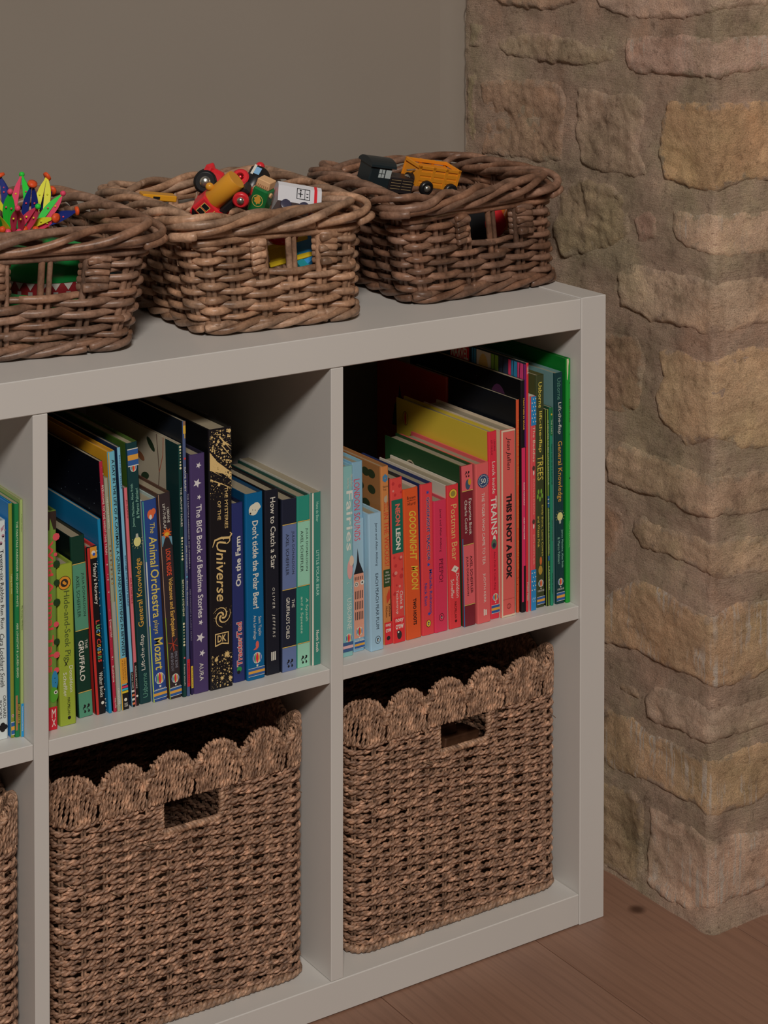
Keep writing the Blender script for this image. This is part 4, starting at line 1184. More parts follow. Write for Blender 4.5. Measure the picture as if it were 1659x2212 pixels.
b.T('Donaldson', .62, .79, .60, .84, W_).T('Scheffler', .655, .79, .16, .42, W_).T('MACMILLAN', .815, .93, .42, .60, (70, 18, 22)).D(.95, .52, .0016, (70, 18, 22)).done()
b = Book('R10', 'picture_book', 'maroon spine with pink bands, gold lines and white rounded title', (100, 30, 40), (30, 60, 34), board=True)
b.R(.0, .158, (190, 84, 90)).R(.494, .868, (190, 84, 90)).gold(.155).gold(.49).gold(.865).R(.45, 1, (30, 100, 150), 0, .06)
b.waves(.055, .5, .005); b.S.disc(.12 * b.h, .55 * b.w, .006, .0035, (50, 70, 90)); b.S.disc(.105 * b.h, .7 * b.w, .004, .0022, (170, 120, 40))
b.T("Charlie Cook's", .215, .42, .24, .46, W_).T('Favourite Book', .21, .435, .58, .82, W_).T('JULIA DONALDSON', .565, .81, .26, .46, (50, 14, 22), bold=.008).T('AXEL SCHEFFLER', .565, .80, .60, .80, (50, 14, 22), bold=.008)
q = b.C; q.disc(.055, -.03, .012, .013, (150, 140, 120)); q.disc(.055, -.03, .010, .011, (40, 24, 22)); q.disc(.11, -.05, .008, .012, (90, 50, 40)); q.disc(.11, -.04, .012, .005, (120, 40, 40)); q.disc(.085, -.05, .009, .006, (24, 20, 20)); b.done()
b = Book('R11', 'picture_book', 'coral pink spine with a round navy anniversary badge', (198, 88, 90), (190, 80, 84), top=.004)
b.D(.11, .55, .0082, (40, 58, 92)).D(.11, .55, .0064, (190, 190, 190)).D(.11, .55, .0060, (40, 58, 92)); b.H('50', .094, .126, .36, .74, W_, bold=.01)
b.S.dots([(.11 * b.h + .0072 * math.cos(i * .35), .55 * b.w + .0072 * math.sin(i * .35), .00035) for i in range(18)], W_)
b.T('THE TIGER WHO CAME TO TEA', .185, .635, .42, .62, W_).T('JUDITH KERR', .69, .875, .42, .62, W_).R(.915, .955, W_, .44, .52).R(.92, .955, W_, .56, .66).done()
b = Book('R12', 'picture_book', 'red spine with a yellow cover and bold white serif capitals', (190, 46, 62), (205, 180, 62), board=True, depth=.193)
b.T('USBORNE', .045, .105, .58, .76, (110, 24, 40)).T('LIFT-THE-FLAP', .045, .125, .26, .44, (110, 24, 40)).T('Look inside', .16, .332, .36, .70, W_, bold=.004).T('TRAINS', .345, .552, .16, .82, W_, bold=.02)
b.S.disc(.575 * b.h, .5 * b.w, .005, .0022, W_); b.S.disc(.60 * b.h, .45 * b.w, .006, .004, (70, 90, 70)); b.S.disc(.607 * b.h, .45 * b.w, .003, .0024, (40, 40, 60))
b.T('Alex Frith & Colin King', .64, .845, .36, .60, (110, 24, 40)).balloon(.885, .52, .95, word=False).stripes(.928, .968).done()
q = b.C
q.text('USBORNE LIFT-THE-FLAP', .077, .135, -.047, -.041, (40, 36, 30)); q.disc(.02, -.022, .006, .009, (120, 90, 50)); q.disc(.02, -.022, .005, .008, (205, 180, 62)); q.disc(.02, -.022, .0022, .008, (170, 60, 50))
q.disc(.118, -.075, .016, .012, (130, 150, 90)); q.disc(.105, -.068, .006, .005, (110, 110, 120)); q.disc(.045, -.06, .012, .013, (52, 62, 52)); q.disc(.065, -.062, .009, .011, (100, 70, 60)); q.done()
b = Book('R13', 'picture_book', 'chunky coral board book with cream sides and black brush lettering', (204, 92, 88), (182, 166, 148), board=True, depth=.16)
b.T('Jean Jullien', .04, .215, .32, .68, K_, shear=.3, bold=.0).T('THIS IS NOT A BOOK', .345, .80, .34, .74, K_, bold=.05).R(.905, .907, (150, 60, 58))
b.S.ring(.945 * b.h, .52 * b.w, .0024, .0030, (100, 36, 36)); b.S.line([(.93 * b.h, .52 * b.w), (.96 * b.h, .52 * b.w)], .0003, (100, 36, 36))
b.R(0, 1, (198, 180, 160), .0, .10).R(0, .010, (198, 180, 160)).R(.99, 1, (198, 180, 160)).R(0, 1, (198, 180, 160), .95, .985); b.done()
b = Book('R14', 'picture_book', 'thin orange red spine with a black cover behind the chunky coral book', (194, 78, 48), (14, 16, 22), hard=False)
b.T('The SMEDS and the SMOOS', .09, .40, .3, .75, (214, 150, 70)).T('DONALDSON', .47, .60, .3, .7, (214, 150, 70)).T('SCHEFFLER', .66, .80, .3, .7, (214, 150, 70))
b.S.dots(scatter(22, .42 * b.h, .99 * b.h, .1 * b.w, .9 * b.w, .0002, .0008, 41), (110, 40, 30)); b.done()
b = Book('R15', 'picture_book', 'black spine with crimson lower part and small yellow title', (20, 18, 22), (8, 8, 12), hard=False)
b.R(.29, .955, (182, 42, 84)).R(.80, .955, (24, 22, 26), .5).T('TRACTORS IN SPACE', .075, .212, .45, .8, (210, 160, 60), bold=.02).T('ROSS MACKAY', .44, .54, .5, .78, W_, bold=.02).T('ALEX WILLMORE', .59, .685, .5, .78, W_, bold=.02)
q = b.C; q.disc(b.d - .045, -.035, .016, .022, (52, 24, 50)); q.dots(scatter(24, .02, b.d, -.12, -.004, .0002, .0007, 43), (140, 150, 170)); b.done()
b = Book('R16', 'comic_annual', 'very thin red spine with a bright comic panel cover', (194, 46, 56), (30, 40, 48), hard=False)
b.T('MARVEL', .015, .045, .2, .8, W_); b.T('STUDIO PRESS', .88, .955, .25, .75, W_)
q = b.C; D_ = b.d
q.poly([(D_ - .155, -.004), (D_ - .115, -.004), (D_ - .115, -.022), (D_ - .155, -.022)], (170, 30, 36)); q.text('MARVEL', D_ - .153, D_ - .117, -.020, -.006, W_, bold=.02)
for i, (w0, w1, c) in enumerate(((.0, .006, (120, 40, 110)), (.006, .018, (190, 60, 110)), (.018, .03, (40, 110, 150)), (.03, .036, (190, 50, 90)), (.036, .055, (40, 50, 70)), (.055, .070, (110, 150, 60)), (.070, .10, (190, 185, 175)), (.10, .11, (50, 110, 150)))):
    q.poly([(D_ - w1, -.002), (D_ - w0, -.002), (D_ - w0, -.10), (D_ - w1, -.10)], c); q.poly([(D_ - w1, -.002), (D_ - w1 + .0008, -.002), (D_ - w1 + .0008, -.10), (D_ - w1, -.10)], K_)
for w0 in (.012, .024, .045, .062, .105): q.line([(D_ - w0, -.002), (D_ - w0 - .002, -.03), (D_ - w0 + .002, -.09)], .0006, K_)
q.disc(D_ - .085, -.022, .0095, .017, (206, 178, 110)); b.done()
b = Book('R17', 'picture_book', 'rose red spine with blue polka dot ends', (194, 72, 78), (190, 185, 175), hard=True)
b.R(0, .135, (38, 112, 164)).R(.81, 1, (38, 112, 164)); b.S.dots([(t * b.h, u * b.w, .0008) for i, t in enumerate((.012, .03, .048, .066, .084, .10, .118, .825, .845, .865, .885, .905)) for u in ((.25, .7) if i % 2 else (.45, .88))], W_)
b.T('The Baddies', .14, .305, .34, .76, (210, 190, 170)).T('DONALDSON', .385, .55, .36, .68, (206, 140, 130)).T('SCHEFFLER', .645, .788, .36, .68, (206, 140, 130))
for t in (.335, .585): b.S.disc(t * b.h, .5 * b.w, .003, .002, (70, 50, 46)); b.S.disc((t + .022) * b.h, .5 * b.w, .003, .001, W_)
b.waves(.95, .5, .004, (120, 160, 190)).done()
b = Book('R18', 'picture_book', 'dark olive spine with yellow hand lettering and scattered leaves', (52, 58, 36), (70, 70, 40), board=True)
Y2 = (206, 188, 84)
b.T('Usborne', .03, .14, .28, .68, Y2, bold=.01).T('lift-the-flap', .155, .332, .26, .70, Y2, bold=.01).T('TREES', .346, .452, .14, .82, Y2, bold=.0)
for i in range(5): b.S.disc(.515 * b.h + .005 * math.cos(i * 1.26), .42 * b.w + .0035 * math.sin(i * 1.26), .0030, .0013, (100, 140, 50))
b.T('Emily Bone, Laura Cowan', .56, .78, .56, .80, Y2).T('and Wazza Pink', .605, .74, .14, .38, Y2)
b.S.disc(.80 * b.h, .5 * b.w, .005, .0018, (170, 90, 45)); b.S.disc(.84 * b.h, .45 * b.w, .0055, .003, (150, 120, 50)); b.balloon(.897, .5, .95).stripes(.955, .985).done()
b = Book('R19', 'picture_book', 'thin grass green spine with black edge beside the olive book', (112, 134, 60), (14, 16, 18), hard=False)
b.R(0, 1, (18, 22, 20), 0, .42); b.T('10 MINUTES TO BED LITTLE DINOSAUR', .055, .385, .52, .88, (200, 205, 165)); b.R(.44, .50, (40, 90, 130), .42, .95); b.R(.455, .46, W_, .45, .9).R(.475, .48, W_, .45, .9).R(.745, .77, (40, 90, 130), .42, .95)
b.T('RHIANNON FIELDING  CHRIS CHATTERTON', .51, .735, .52, .88, (205, 210, 170)); b.T('LADYBIRD', .80, .92, .52, .88, (205, 210, 165)); b.done()
b = Book('R20', 'picture_book', 'thin sea green spine between the grass green and dark teal spines', (32, 116, 90), (30, 70, 50), hard=False)
b.R(0, .14, (30, 90, 50)).D(.035, .5, .0011, (200, 160, 60)).T('THE FAIRY', .06, .135, .3, .7, (150, 170, 150)).T('MAISY GOES ON A SLEEPOVER', .185, .39, .3, .7, (14, 40, 34)).T('LUCY COUSINS', .567, .672, .3, .7, (60, 50, 40)).T('WALKER BOOKS', .835, .94, .3, .7, (14, 40, 34)); b.done()
b = knowledge('R21', 'dark teal spine printed upright, striped at its foot, beside the bright green book', False, (96, 128, 130)); b.done()
b = Book('R22', 'picture_book', 'tall bright green book with a torn corner against the side panel', (22, 124, 42), (14, 96, 34), top=.002)
b.S.poly([(0, .0), (0, .42 * b.w), (.012 * b.h, .52 * b.w), (.03 * b.h, .40 * b.w), (.06 * b.h, .36 * b.w), (.088 * b.h, .2 * b.w), (.082 * b.h, .05 * b.w), (.04 * b.h, .0)], (186, 170, 148))
b.T('RAVEN ROAR', .165, .262, .55, .85, (60, 50, 30)).T('TOM PERCIVAL', .665, .775, .5, .8, (110, 170, 100)); b.S.dots([(.10 * b.h, .7 * b.w, .0007), (.31 * b.h, .75 * b.w, .0006), (.49 * b.h, .72 * b.w, .0009)], K_); b.S.line([(.0, .05 * b.w), (b.h, .05 * b.w)], .0002, (60, 160, 70)); b.done()
b = Book('R23', 'picture_book', 'dark orange red book pushed to the back behind the coral one', (120, 40, 26), (130, 36, 22), hard=False, depth=.155)
q = b.C; q.poly([(.035, -.085), (.04, -.06), (.05, -.045), (.052, -.03), (.056, -.045), (.07, -.05), (.068, -.06), (.058, -.065), (.052, -.085)], (24, 36, 26)); q.text('The', .015, .035, -.105, -.095, (140, 70, 30)); b.done()

# ------------------------------------------------------------------ seagrass baskets in the lower cells
def round_rect(w, d, r, n=8):
    """closed polyline, counter-clockwise from above, starting at the middle of the front; returns dense points and normals"""
    P = []
    corners = [(w / 2 - r, -d / 2 + r, -90), (w / 2 - r, d / 2 - r, 0), (-w / 2 + r, d / 2 - r, 90), (-w / 2 + r, -d / 2 + r, 180)]
    for cx, cy, a0 in corners:
        for i in range(n + 1):
            a = math.radians(a0 + 90 * i / n)
            P.append((cx + r * math.cos(a), cy + r * math.sin(a)))
    P = np.array([(0.0, -d / 2)] + P + [(0.0, -d / 2)])
    seg = np.linalg.norm(np.diff(P, axis=0), axis=1)
    return P, np.concatenate([[0], np.cumsum(seg)])


class Loop:
    def __init__(self, w, d, r):
        self.P, self.S = round_rect(w, d, r)
        self.L = self.S[-1]

    def at(self, s):
        s = np.mod(np.asarray(s, float), self.L)
        x = np.interp(s, self.S, self.P[:, 0]); y = np.interp(s, self.S, self.P[:, 1])
        e = 0.003
        x2 = np.interp(np.mod(s + e, self.L), self.S, self.P[:, 0]); y2 = np.interp(np.mod(s + e, self.L), self.S, self.P[:, 1])
        x1 = np.interp(np.mod(s - e, self.L), self.S, self.P[:, 0]); y1 = np.interp(np.mod(s - e, self.L), self.S, self.P[:, 1])
        tx, ty = x2 - x1, y2 - y1
        l = np.hypot(tx, ty) + 1e-12
        return x, y, ty / l, -tx / l          # position, outward normal


def rope(path, nrm, bin_, rad, amp, pitch, phase, sides=5, rs=None):
    """two twisted strands round a centre line; nrm and bin_ are unit side vectors per point"""
    out = []
    seg = np.linalg.norm(np.diff(path, axis=0), axis=1)
    s = np.concatenate([[0], np.cumsum(seg)])
    for k in (0, 1):
        th = 2 * math.pi * s / pitch + phase + k * math.pi
        wob = np.interp(s, np.arange(0, s[-1] + .004, .004), rs.uniform(0.72, 1.3, len(np.arange(0, s[-1] + .004, .004)))) if rs is not None else 1.0
        c = path + (amp * np.cos(th))[:, None] * nrm + (amp * np.sin(th))[:, None] * bin_
        out.append(tube_np(c, rad * wob, sides))
    return out


BW, BD, BH = 0.300, 0.325, 0.2455
HOLE = (0.0825, 0.0355, 0.2065)      # handle: half width is the second value round the first (offset from basket centre is 0)


def make_grass_basket():
    root = empty('seagrass_basket')
    loop = Loop(BW - .006, BD - .006, 0.022)
    rs = np.random.RandomState(5)
    rows = 42
    z0 = 0.006
    pitch = 0.0172
    hz0, hz1, hw = 0.2065, BH, 0.0362
    hc = 0.006
    for i in range(rows):
        z = z0 + (BH - 0.010 - z0) * i / (rows - 1)
        st = 0.0017
        if hz0 - .003 < z < hz1:
            s = np.arange(hc + hw, loop.L + hc - hw, st)
        else:
            s = np.arange(hc, loop.L + hc + st, st)
        x, y, nx, ny = loop.at(s)
        ph = rs.uniform(0, 6)
        wv = 0.0023 * np.sin(math.pi * s / 0.0245 + (i % 2) * math.pi)
        jit = np.interp(s, np.linspace(s[0], s[-1], 60), rs.uniform(-.0014, .0014, 60))
        path = np.stack([x + nx * wv, y + ny * wv, z + jit], -1)
        N = np.stack([nx, ny, 0 * nx], -1); B = np.tile((0, 0, 1.0), (len(s), 1))
        V, F = merge(rope(path, N, B, 0.00172, 0.00145, pitch * rs.uniform(.85, 1.15), ph, 6, rs))
        o = np_mesh('woven_row', V, F, M_GRASS, root)
        f = rs.uniform(.8, 1.2)
        o.color = (.385 * f, .240 * f, .165 * f, 1)
    # upright stakes
    nst = int(loop.L / 0.0245)
    for j in range(nst):
        s0 = j * loop.L / nst + .004
        on_hole = min(abs(((s0 - hc + loop.L / 2) % loop.L) - loop.L / 2), 9) < hw
        zz = np.linspace(0.003, hz0 - .002 if on_hole else BH, 46 if not on_hole else 40)
        x, y, nx, ny = loop.at(np.full(len(zz), s0))
        parts = []
        for k in (-1, 1):
            tx, ty = -ny, nx
            c = np.stack([x + tx * k * .0017 - nx * .0004, y + ty * k * .0017 - ny * .0004, zz], -1)
            parts.append(tube_np(c, 0.0015, 5))
        V, F = merge(parts)
        o = np_mesh('stake', V, F, M_GRASS, root); o.color = (.30, .20, .14, 1)
    # bottom binding
    s = np.arange(0, loop.L, .0016)
    x, y, nx, ny = loop.at(s)
    N = np.stack([nx, ny, 0 * nx], -1); B = np.tile((0, 0, 1.0), (len(s), 1))
    V, F = merge(rope(np.stack([x + nx * .001, y + ny * .001, 0 * x + .0049], -1), N, B, .0026, .0022, .0125, 0, 5, rs))
    o = np_mesh('base_binding', V, F, M_GRASS, root); o.color = (.36, .235, .16, 1)
    mb = MB(); mb.box(-BW / 2 + .01, BW / 2 - .01, -BD / 2 + .01, BD / 2 - .01, .002, .005, mat((70, 50, 38), .9)); mb.obj('base', root)
    # scalloped border: fans of upright cords bent over the top edge
    ns = 21
    wd = loop.L / ns
    for j in range(ns):
        sc = (j + .62) * wd
        parts = []
        nc = 13
        for c in range(nc):
            q = (c + .5) / nc * 2 - 1
            s0 = sc + q * wd * .47
            top = BH + .0175 + .0265 * math.sqrt(max(0, 1 - (q * .985) ** 2)) + rs.uniform(-.0004, .0004)
            lean = q * .0010 + .0022
            zz = np.arange(BH - .007, top - .003, .0016)
            fr = (zz - zz[0]) / (zz[-1] - zz[0])
            sl = s0 + lean * fr + .0012 * np.sin(fr * 6 + c)
            x, y, nx, ny = loop.at(sl)
            up = np.stack([x + nx * .0026, y + ny * .0026, zz], -1)
            xa, ya, na, nb = loop.at(s0 + lean)
            th = np.linspace(.3, math.pi - .3, 6)
            arch = np.stack([xa + na * .0026 * np.cos(th), ya + nb * .0026 * np.cos(th), top - .003 + .003 * np.sin(th)], -1)
            down = up[::-1].copy(); down[:, 0] -= nx[::-1] * .0052; down[:, 1] -= ny[::-1] * .0052
            path = np.vstack([up, arch, down[:len(down) // 2]])
            T = np.gradient(path, axis=0); T /= np.linalg.norm(T, axis=1)[:, None]
            side = np.tile((-nb, na, 0.0), (len(path), 1)); bb = np.cross(T, side)
            parts += rope(path, side, bb, .00128, .00110, .0145, rs.uniform(0, 6), 6, rs)
        # cord that follows the scallop edge and dips between two fans
        t = np.linspace(-1, 1, 34)
        sl = sc + t * wd * .53
        x, y, nx, ny = loop.at(sl)
        ztop = BH + .0105 + .0285 * np.sqrt(np.maximum(0, 1 - (t * .98) ** 2))
        pth = np.stack([x + nx * .004, y + ny * .004, ztop - .004], -1)
        T = np.gradient(pth, axis=0); T /= np.linalg.norm(T, axis=1)[:, None]
        N = np.stack([nx, ny, 0 * nx], -1); bb = np.cross(T, N)
        edge = [p for k, p in enumerate((0, len(t) - 1))]
        for a_, b_ in ((0, 8), (26, 34)):
            parts += rope(pth[a_:b_], N[a_:b_], bb[a_:b_], .0021, .0015, .012, 0, 5, rs)
        V, F = merge(parts)
        o = np_mesh('scallop', V, F, M_GRASS, root)
        f = rs.uniform(.92, 1.1); o.color = (.400 * f, .255 * f, .172 * f, 1)
    # wrapped edge of the hand hole
    parts = []
    y0 = -(BD - .006) / 2
    pts = [(hc - hw, BH - .008), (hc - hw, hz0 + .002), (hc - hw + .004, hz0 - .002), (hc + hw - .004, hz0 - .002), (hc + hw, hz0 + .002), (hc + hw, BH - .008)]
    pl_ = []
    for a_, b_ in zip(pts[:-1], pts[1:]):
        k = max(2, int(math.hypot(b_[0] - a_[0], b_[1] - a_[1]) / .0011))
        pl_ += [(a_[0] + (b_[0] - a_[0]) * i / k, y0, a_[1] + (b_[1] - a_[1]) * i / k) for i in range(k)]
    pl_ = np.array(pl_)
    T = np.gradient(pl_, axis=0); T /= np.linalg.norm(T, axis=1)[:, None] + 1e-9
    N = np.tile((0, -1.0, 0), (len(pl_), 1)); bb = np.cross(T, N)
    V, F = merge(rope(pl_, N, bb, .0022, .0021, .0085, 0, 5, rs))
    o = np_mesh('handle_binding', V, F, M_GRASS, root); o.color = (.41, .265, .18, 1)
    # loose fibre ends
    parts = []
    for i in range(26):
        s0 = rs.uniform(-.14, .14); z = rs.uniform(.02, .24)
        x, y, nx, ny = loop.at(s0)
        l = rs.uniform(.006, .014); a = rs.uniform(-2.5, 2.5)
        q = np.linspace(0, 1, 5)
        parts.append(tube_np(np.stack([x + q * l * math.cos(a), y - .004 - .003 * np.sin(q * 2.2), z + q * l * math.sin(a) * .7], -1), .0005, 4))
    V, F = merge(parts)
    o = np_mesh('loose_fibres', V, F, M_GRASS, root); o.color = (.36, .25, .17, 1); o['kind'] = 'stuff'
    return root


def copy_tree(o, parent=None):
    c = o.copy(); COL.objects.link(c); c.parent = parent
    for ch in list(o.children): copy_tree(ch, c)
    return c


gb = make_grass_basket()
GB = [(-0.1945, 'scallop-edged seagrass basket in the lower right cell with wooden bits inside', .4),
      (-0.5505, 'scallop-edged seagrass basket in the middle lower cell between two dividers', -.5),
      (-0.8950, 'scallop-edged seagrass basket cut off by the left photo edge', 0)]
for i, (x, l, rz) in enumerate(GB):
    o = gb if i == 0 else copy_tree(gb)
    o.location = (x, (0.029 if i < 2 else 0.016) + BD / 2, TT + .0005)
    o.rotation_euler = (0, 0, math.radians(rz))
    tag(o, l, 'basket', 'seagrass baskets in the lower cells')

# wooden pieces seen through the hand hole of the right basket
WOOD = [((-.215, .085, .245), (.05, .02, .012), (.5, .5, .3), (81, 54, 37)), ((-.185, .10, .235), (.06, .02, .012), (.1, -.3, -.5), (70, 44, 31)),
        ((-.19, .13, .265), (.055, .022, .014), (.6, .1, .8), (76, 48, 35)), ((-.16, .09, .228), (.06, .03, .012), (0, .1, .2), (68, 43, 29)),
        ((-.23, .12, .23), (.06, .03, .014), (0, .2, .9), (65, 40, 29))]
for i, (p, s, r, c) in enumerate(WOOD):
    mb = MB(); mb.box(-s[0] / 2, s[0] / 2, -s[1] / 2, s[1] / 2, -s[2] / 2, s[2] / 2, mat(c, .6, var=.2, scale=60), .0015)
    o = mb.obj('wooden_block'); o.location = p; o.rotation_euler = r
    tag(o, ['small tilted wooden block highest in the right seagrass basket', 'flat wooden block lowest behind the hand hole',
            'reddish wooden block at the back of the hand hole', 'wooden block lying at the right of the hand hole', 'wooden block at the left inside the hand hole'][i], 'toy block', 'wooden blocks in the right seagrass basket')

# ------------------------------------------------------------------ rattan baskets on top of the unit
STK = [.07, .22, .40, .575, .755, .93]


class Quad:
    """four-sided wicker form: corners front-left, front-right, back-right, back-left at the foot and at the rim"""

    def __init__(self, bot, top, h):
        self.b, self.t, self.h = np.array(bot), np.array(top), h

    def pt(self, u, z, off=0.0, r=0.03):
        v = min(1.0, max(0.0, z / self.h)) ** .85
        C = self.b + (self.t - self.b) * v
        u = u % 4
        i = int(u); f = u - i
        A, B = C[i], C[(i + 1) % 4]
        L = np.linalg.norm(B - A); e = (B - A) / L
        d = f * L
        if d < r:
            P0 = C[i - 1]; ep = (A - P0) / np.linalg.norm(A - P0)
            t = .5 + .5 * d / r; q0, q1, q2 = A - ep * r, A, A + e * r
        elif d > L - r:
            N2 = C[(i + 2) % 4]; en = (N2 - B) / np.linalg.norm(N2 - B)
            t = .5 * (d - (L - r)) / r; q0, q1, q2 = B - e * r, B, B + en * r
        else:
            p = A + e * d; n = np.array((e[1], -e[0]))
            return p + n * off
        p = (1 - t) ** 2 * q0 + 2 * t * (1 - t) * q1 + t * t * q2
        g = (1 - t) * (q1 - q0) + t * (q2 - q1); g /= np.linalg.norm(g)
        return p + np.array((g[1], -g[0])) * off


def rattan_basket(label, bot, top, tint, seed, holes=True):
    rs = np.random.RandomState(seed)
    c0 = np.mean(bot, 0)
    root = empty('rattan_basket', (c0[0], c0[1], HH), label=label, cat='basket', group='rattan baskets on top of the unit')
    Q = Quad(np.array(bot) - c0, np.array(top) - c0, .120)
    us = np.array([s + f for s in range(4) for f in STK])
    usx = np.concatenate([us[-1:] - 4, us, us[:1] + 4])
    def q_of(u): return np.interp(u % 4, usx, np.arange(-1, len(us) + 1))
    def colour(o, f=1.0):
        k = f * rs.uniform(.62, 1.32); g = rs.uniform(-.06, .06)
        o.color = (tint[0] * k, tint[1] * k * (1 - g), tint[2] * k * (1 - 2 * g), 1)
    # paired upright stakes
    for u in us:
        for k, rr in ((-.5, .0037), (.5, .0030)):
            onh = holes and abs(u - .575) < .01
            zz = np.linspace(.004, .118, 9)
            P = []
            for z in zz:
                p = Q.pt(u + k * .034, z); P.append((p[0], p[1], z))
            V, F = tube_np(np.array(P), rr, 8)
            colour(np_mesh('stake', V, F, M_RAT, root), .85)
    # weaving rods, several to a row, ends tucked behind a stake
    A = .0056
    du = .022
    rows = 13
    for i in range(rows):
        z0 = .0125 + i * .00725
        rr0 = rs.uniform(.0034, .0044)
        spans = []
        hole = holes and .064 < z0 < .1015
        if hole:
            spans = [(.735 + rs.uniform(-.004, .01), 2.2 + rs.uniform(-.3, .3)), (2.2, 4.415)]
        else:
            st = us[rs.randint(0, 24)]
            cuts = [st]
            while cuts[-1] < st + 4 - .8:
                cuts.append(cuts[-1] + rs.uniform(1.1, 1.9))
            cuts[-1] = st + 4
            spans = list(zip(cuts[:-1], [c + .06 for c in cuts[1:]]))
        for (a, b) in spans:
            uu = np.arange(a, b, du)
            if len(uu) < 5: continue
            tilt = rs.uniform(-.0018, .0018)
            P = []
            for n_, u in enumerate(uu):
                off = A * math.cos(math.pi * (q_of(u) + i))
                off += .0008 * math.sin(u * 9 + i)
                if hole and min(abs(u - a), abs(b - u)) < .06:
                    off *= 1.15
                z = z0 + tilt * math.sin((n_ / len(uu) - .5) * 3) + .0009 * math.sin(u * 7 + i * 2.1)
                p = Q.pt(u, z, off)
                P.append((p[0], p[1], z))
            rad = rr0 * (1 + .10 * np.sin(np.linspace(0, 9, len(P)) + i) * rs.uniform(.3, 1)) * np.linspace(rs.uniform(.85, 1.15), 1, len(P))
            V, F = tube_np(np.array(P), rad, 9)
            colour(np_mesh('weaving_rod', V, F, M_RAT, root))
        if hole:
            # rods turned back round the stakes at both edges of the hand hole
            for uc, sg in ((.43, 1), (.72, -1)):
                uu = np.linspace(uc - sg * .11, uc, 8)
                P = []
                for n_, u in enumerate(uu):
                    t = n_ / 7
                    p = Q.pt(u, z0, .0062 * math.cos(t * t * 2.6))
                    P.append((p[0], p[1], z0 + .0016 * math.sin(t * 3)))
                V, F = tube_np(np.array(P), rr0, 9)
                colour(np_mesh('turned_rod', V, F, M_RAT, root), 1.05)
    # wale: long rods lying outside, just under the rim
    for k in range(3):
        uu = np.arange(k * 1.31, k * 1.31 + 4.25, .03)
        P = []
        for u in uu:
            t = (u - uu[0]) / 4.25
            z = .1045 + .0035 * k + .006 * t + .0012 * math.sin(u * 6 + k)
            p = Q.pt(u, z, .0035 + .0032 * math.cos(u * 5.2 + k * 2.1))
            P.append((p[0], p[1], z))
        V, F = tube_np(np.array(P), .0043, 9)
        colour(np_mesh('wale_rod', V, F, M_RAT, root))
    # roped border: stout rods twisted round the rim
    uu = np.arange(0, 4, .02)
    C = np.array([Q.pt(u, .12, .004) for u in uu])
    seg = np.linalg.norm(np.roll(C, -1, 0) - C, axis=1)
    s = np.concatenate([[0], np.cumsum(seg)[:-1]]); L = seg.sum()
    turns = max(4, round(L / .235))
    for k in range(5):
        th = 2 * math.pi * (s / L * turns + k / 5) + .35 * np.sin(2 * math.pi * s / L * 5 + k * 2.6 + seed)
        ro = .0130 + .0026 * np.sin(2 * math.pi * s / L * 9 + k * 1.9)
        P = []
        for j, u in enumerate(uu):
            p = Q.pt(u, .12, .0045 + ro[j] * math.cos(th[j]))
            P.append((p[0], p[1], .1245 + .0092 * math.sin(th[j]) + .0016 * math.sin(u * 3.1 + seed)))
        n0 = rs.randint(0, len(P)); P = P[n0:] + P[:n0]
        rad = .0046 * (1 + .10 * np.sin(np.linspace(0, 40, len(P)) + k))
        V, F = tube_np(np.array(P), rad, 10)
        colour(np_mesh('rim_rod', V, F, M_RAT, root), 1.08)
    # cut rod ends at the corners
    for u, a in ((.03, .10), (1.02, .08), (3.0, .12)):
        P = []
        for t in np.linspace(0, 1, 6):
            p = Q.pt(u + a * (t - 1), .118, .016 + .006 * t); P.append((p[0], p[1], .112 + .004 * t))
        V, F = tube_np(np.array(P), .0050, 10)
        colour(np_mesh('rod_end', V, F, M_RAT, root), 1.2)
    # foot: two twisted rods
    for k in range(3):
        th = 2 * math.pi * (s / L * round(L / .13) + k / 3)
        P = []
        for j, u in enumerate(uu):
            p = Q.pt(u, .004, .0025 + .0050 * math.cos(th[j])); P.append((p[0], p[1], .0083 + .0040 * math.sin(th[j])))
        V, F = tube_np(np.array(P[k * 40:] + P[:k * 40]), .0042, 9)
        colour(np_mesh('foot_rod', V, F, M_RAT, root))
    # woven floor of the basket
    parts = []
    for k in range(26):
        f = (k + .5) / 26
        a = Q.pt(f, .006); b = Q.pt(3 - f, .006)
        parts.append(tube_np(np.array([(a[0], a[1], .0085), ((a[0] + b[0]) / 2, (a[1] + b[1]) / 2, .0085), (b[0], b[1], .0085)]), .0034, 6))
    V, F = merge(parts)
    o = np_mesh('basket_floor', V, F, M_RAT, root); colour(o, .8)
    return root


rattan_basket('dark rattan basket beside the stone pier, holding a black engine and an orange wagon',
              [(-.226, .078), (-.004, .090), (.004, .312), (-.200, .312)], [(-.268, .046), (-.013, .094), (.010, .322), (-.208, .322)], (.240, .134, .088), 4)
rattan_basket('lighter brown rattan basket in the middle, heaped with toy vehicles',
              [(-.507, .068), (-.318, .054), (-.290, .320), (-.492, .312)], [(-.536, .052), (-.316, .056), (-.286, .342), (-.506, .322)], (.430, .262, .168), 9)
rattan_basket('rattan basket at the left photo edge with a neon expanding ball',
              [(-.825, .100), (-.604, .062), (-.580, .310), (-.805, .330)], [(-.850, .086), (-.580, .052), (-.574, .335), (-.832, .345)], (.300, .174, .116), 15)

# ------------------------------------------------------------------ toys
VR, VU, VN = Vector(RT), Vector((0, 0, 1)), Vector(-FW)
VN = (VN - VU * VN.z).normalized()


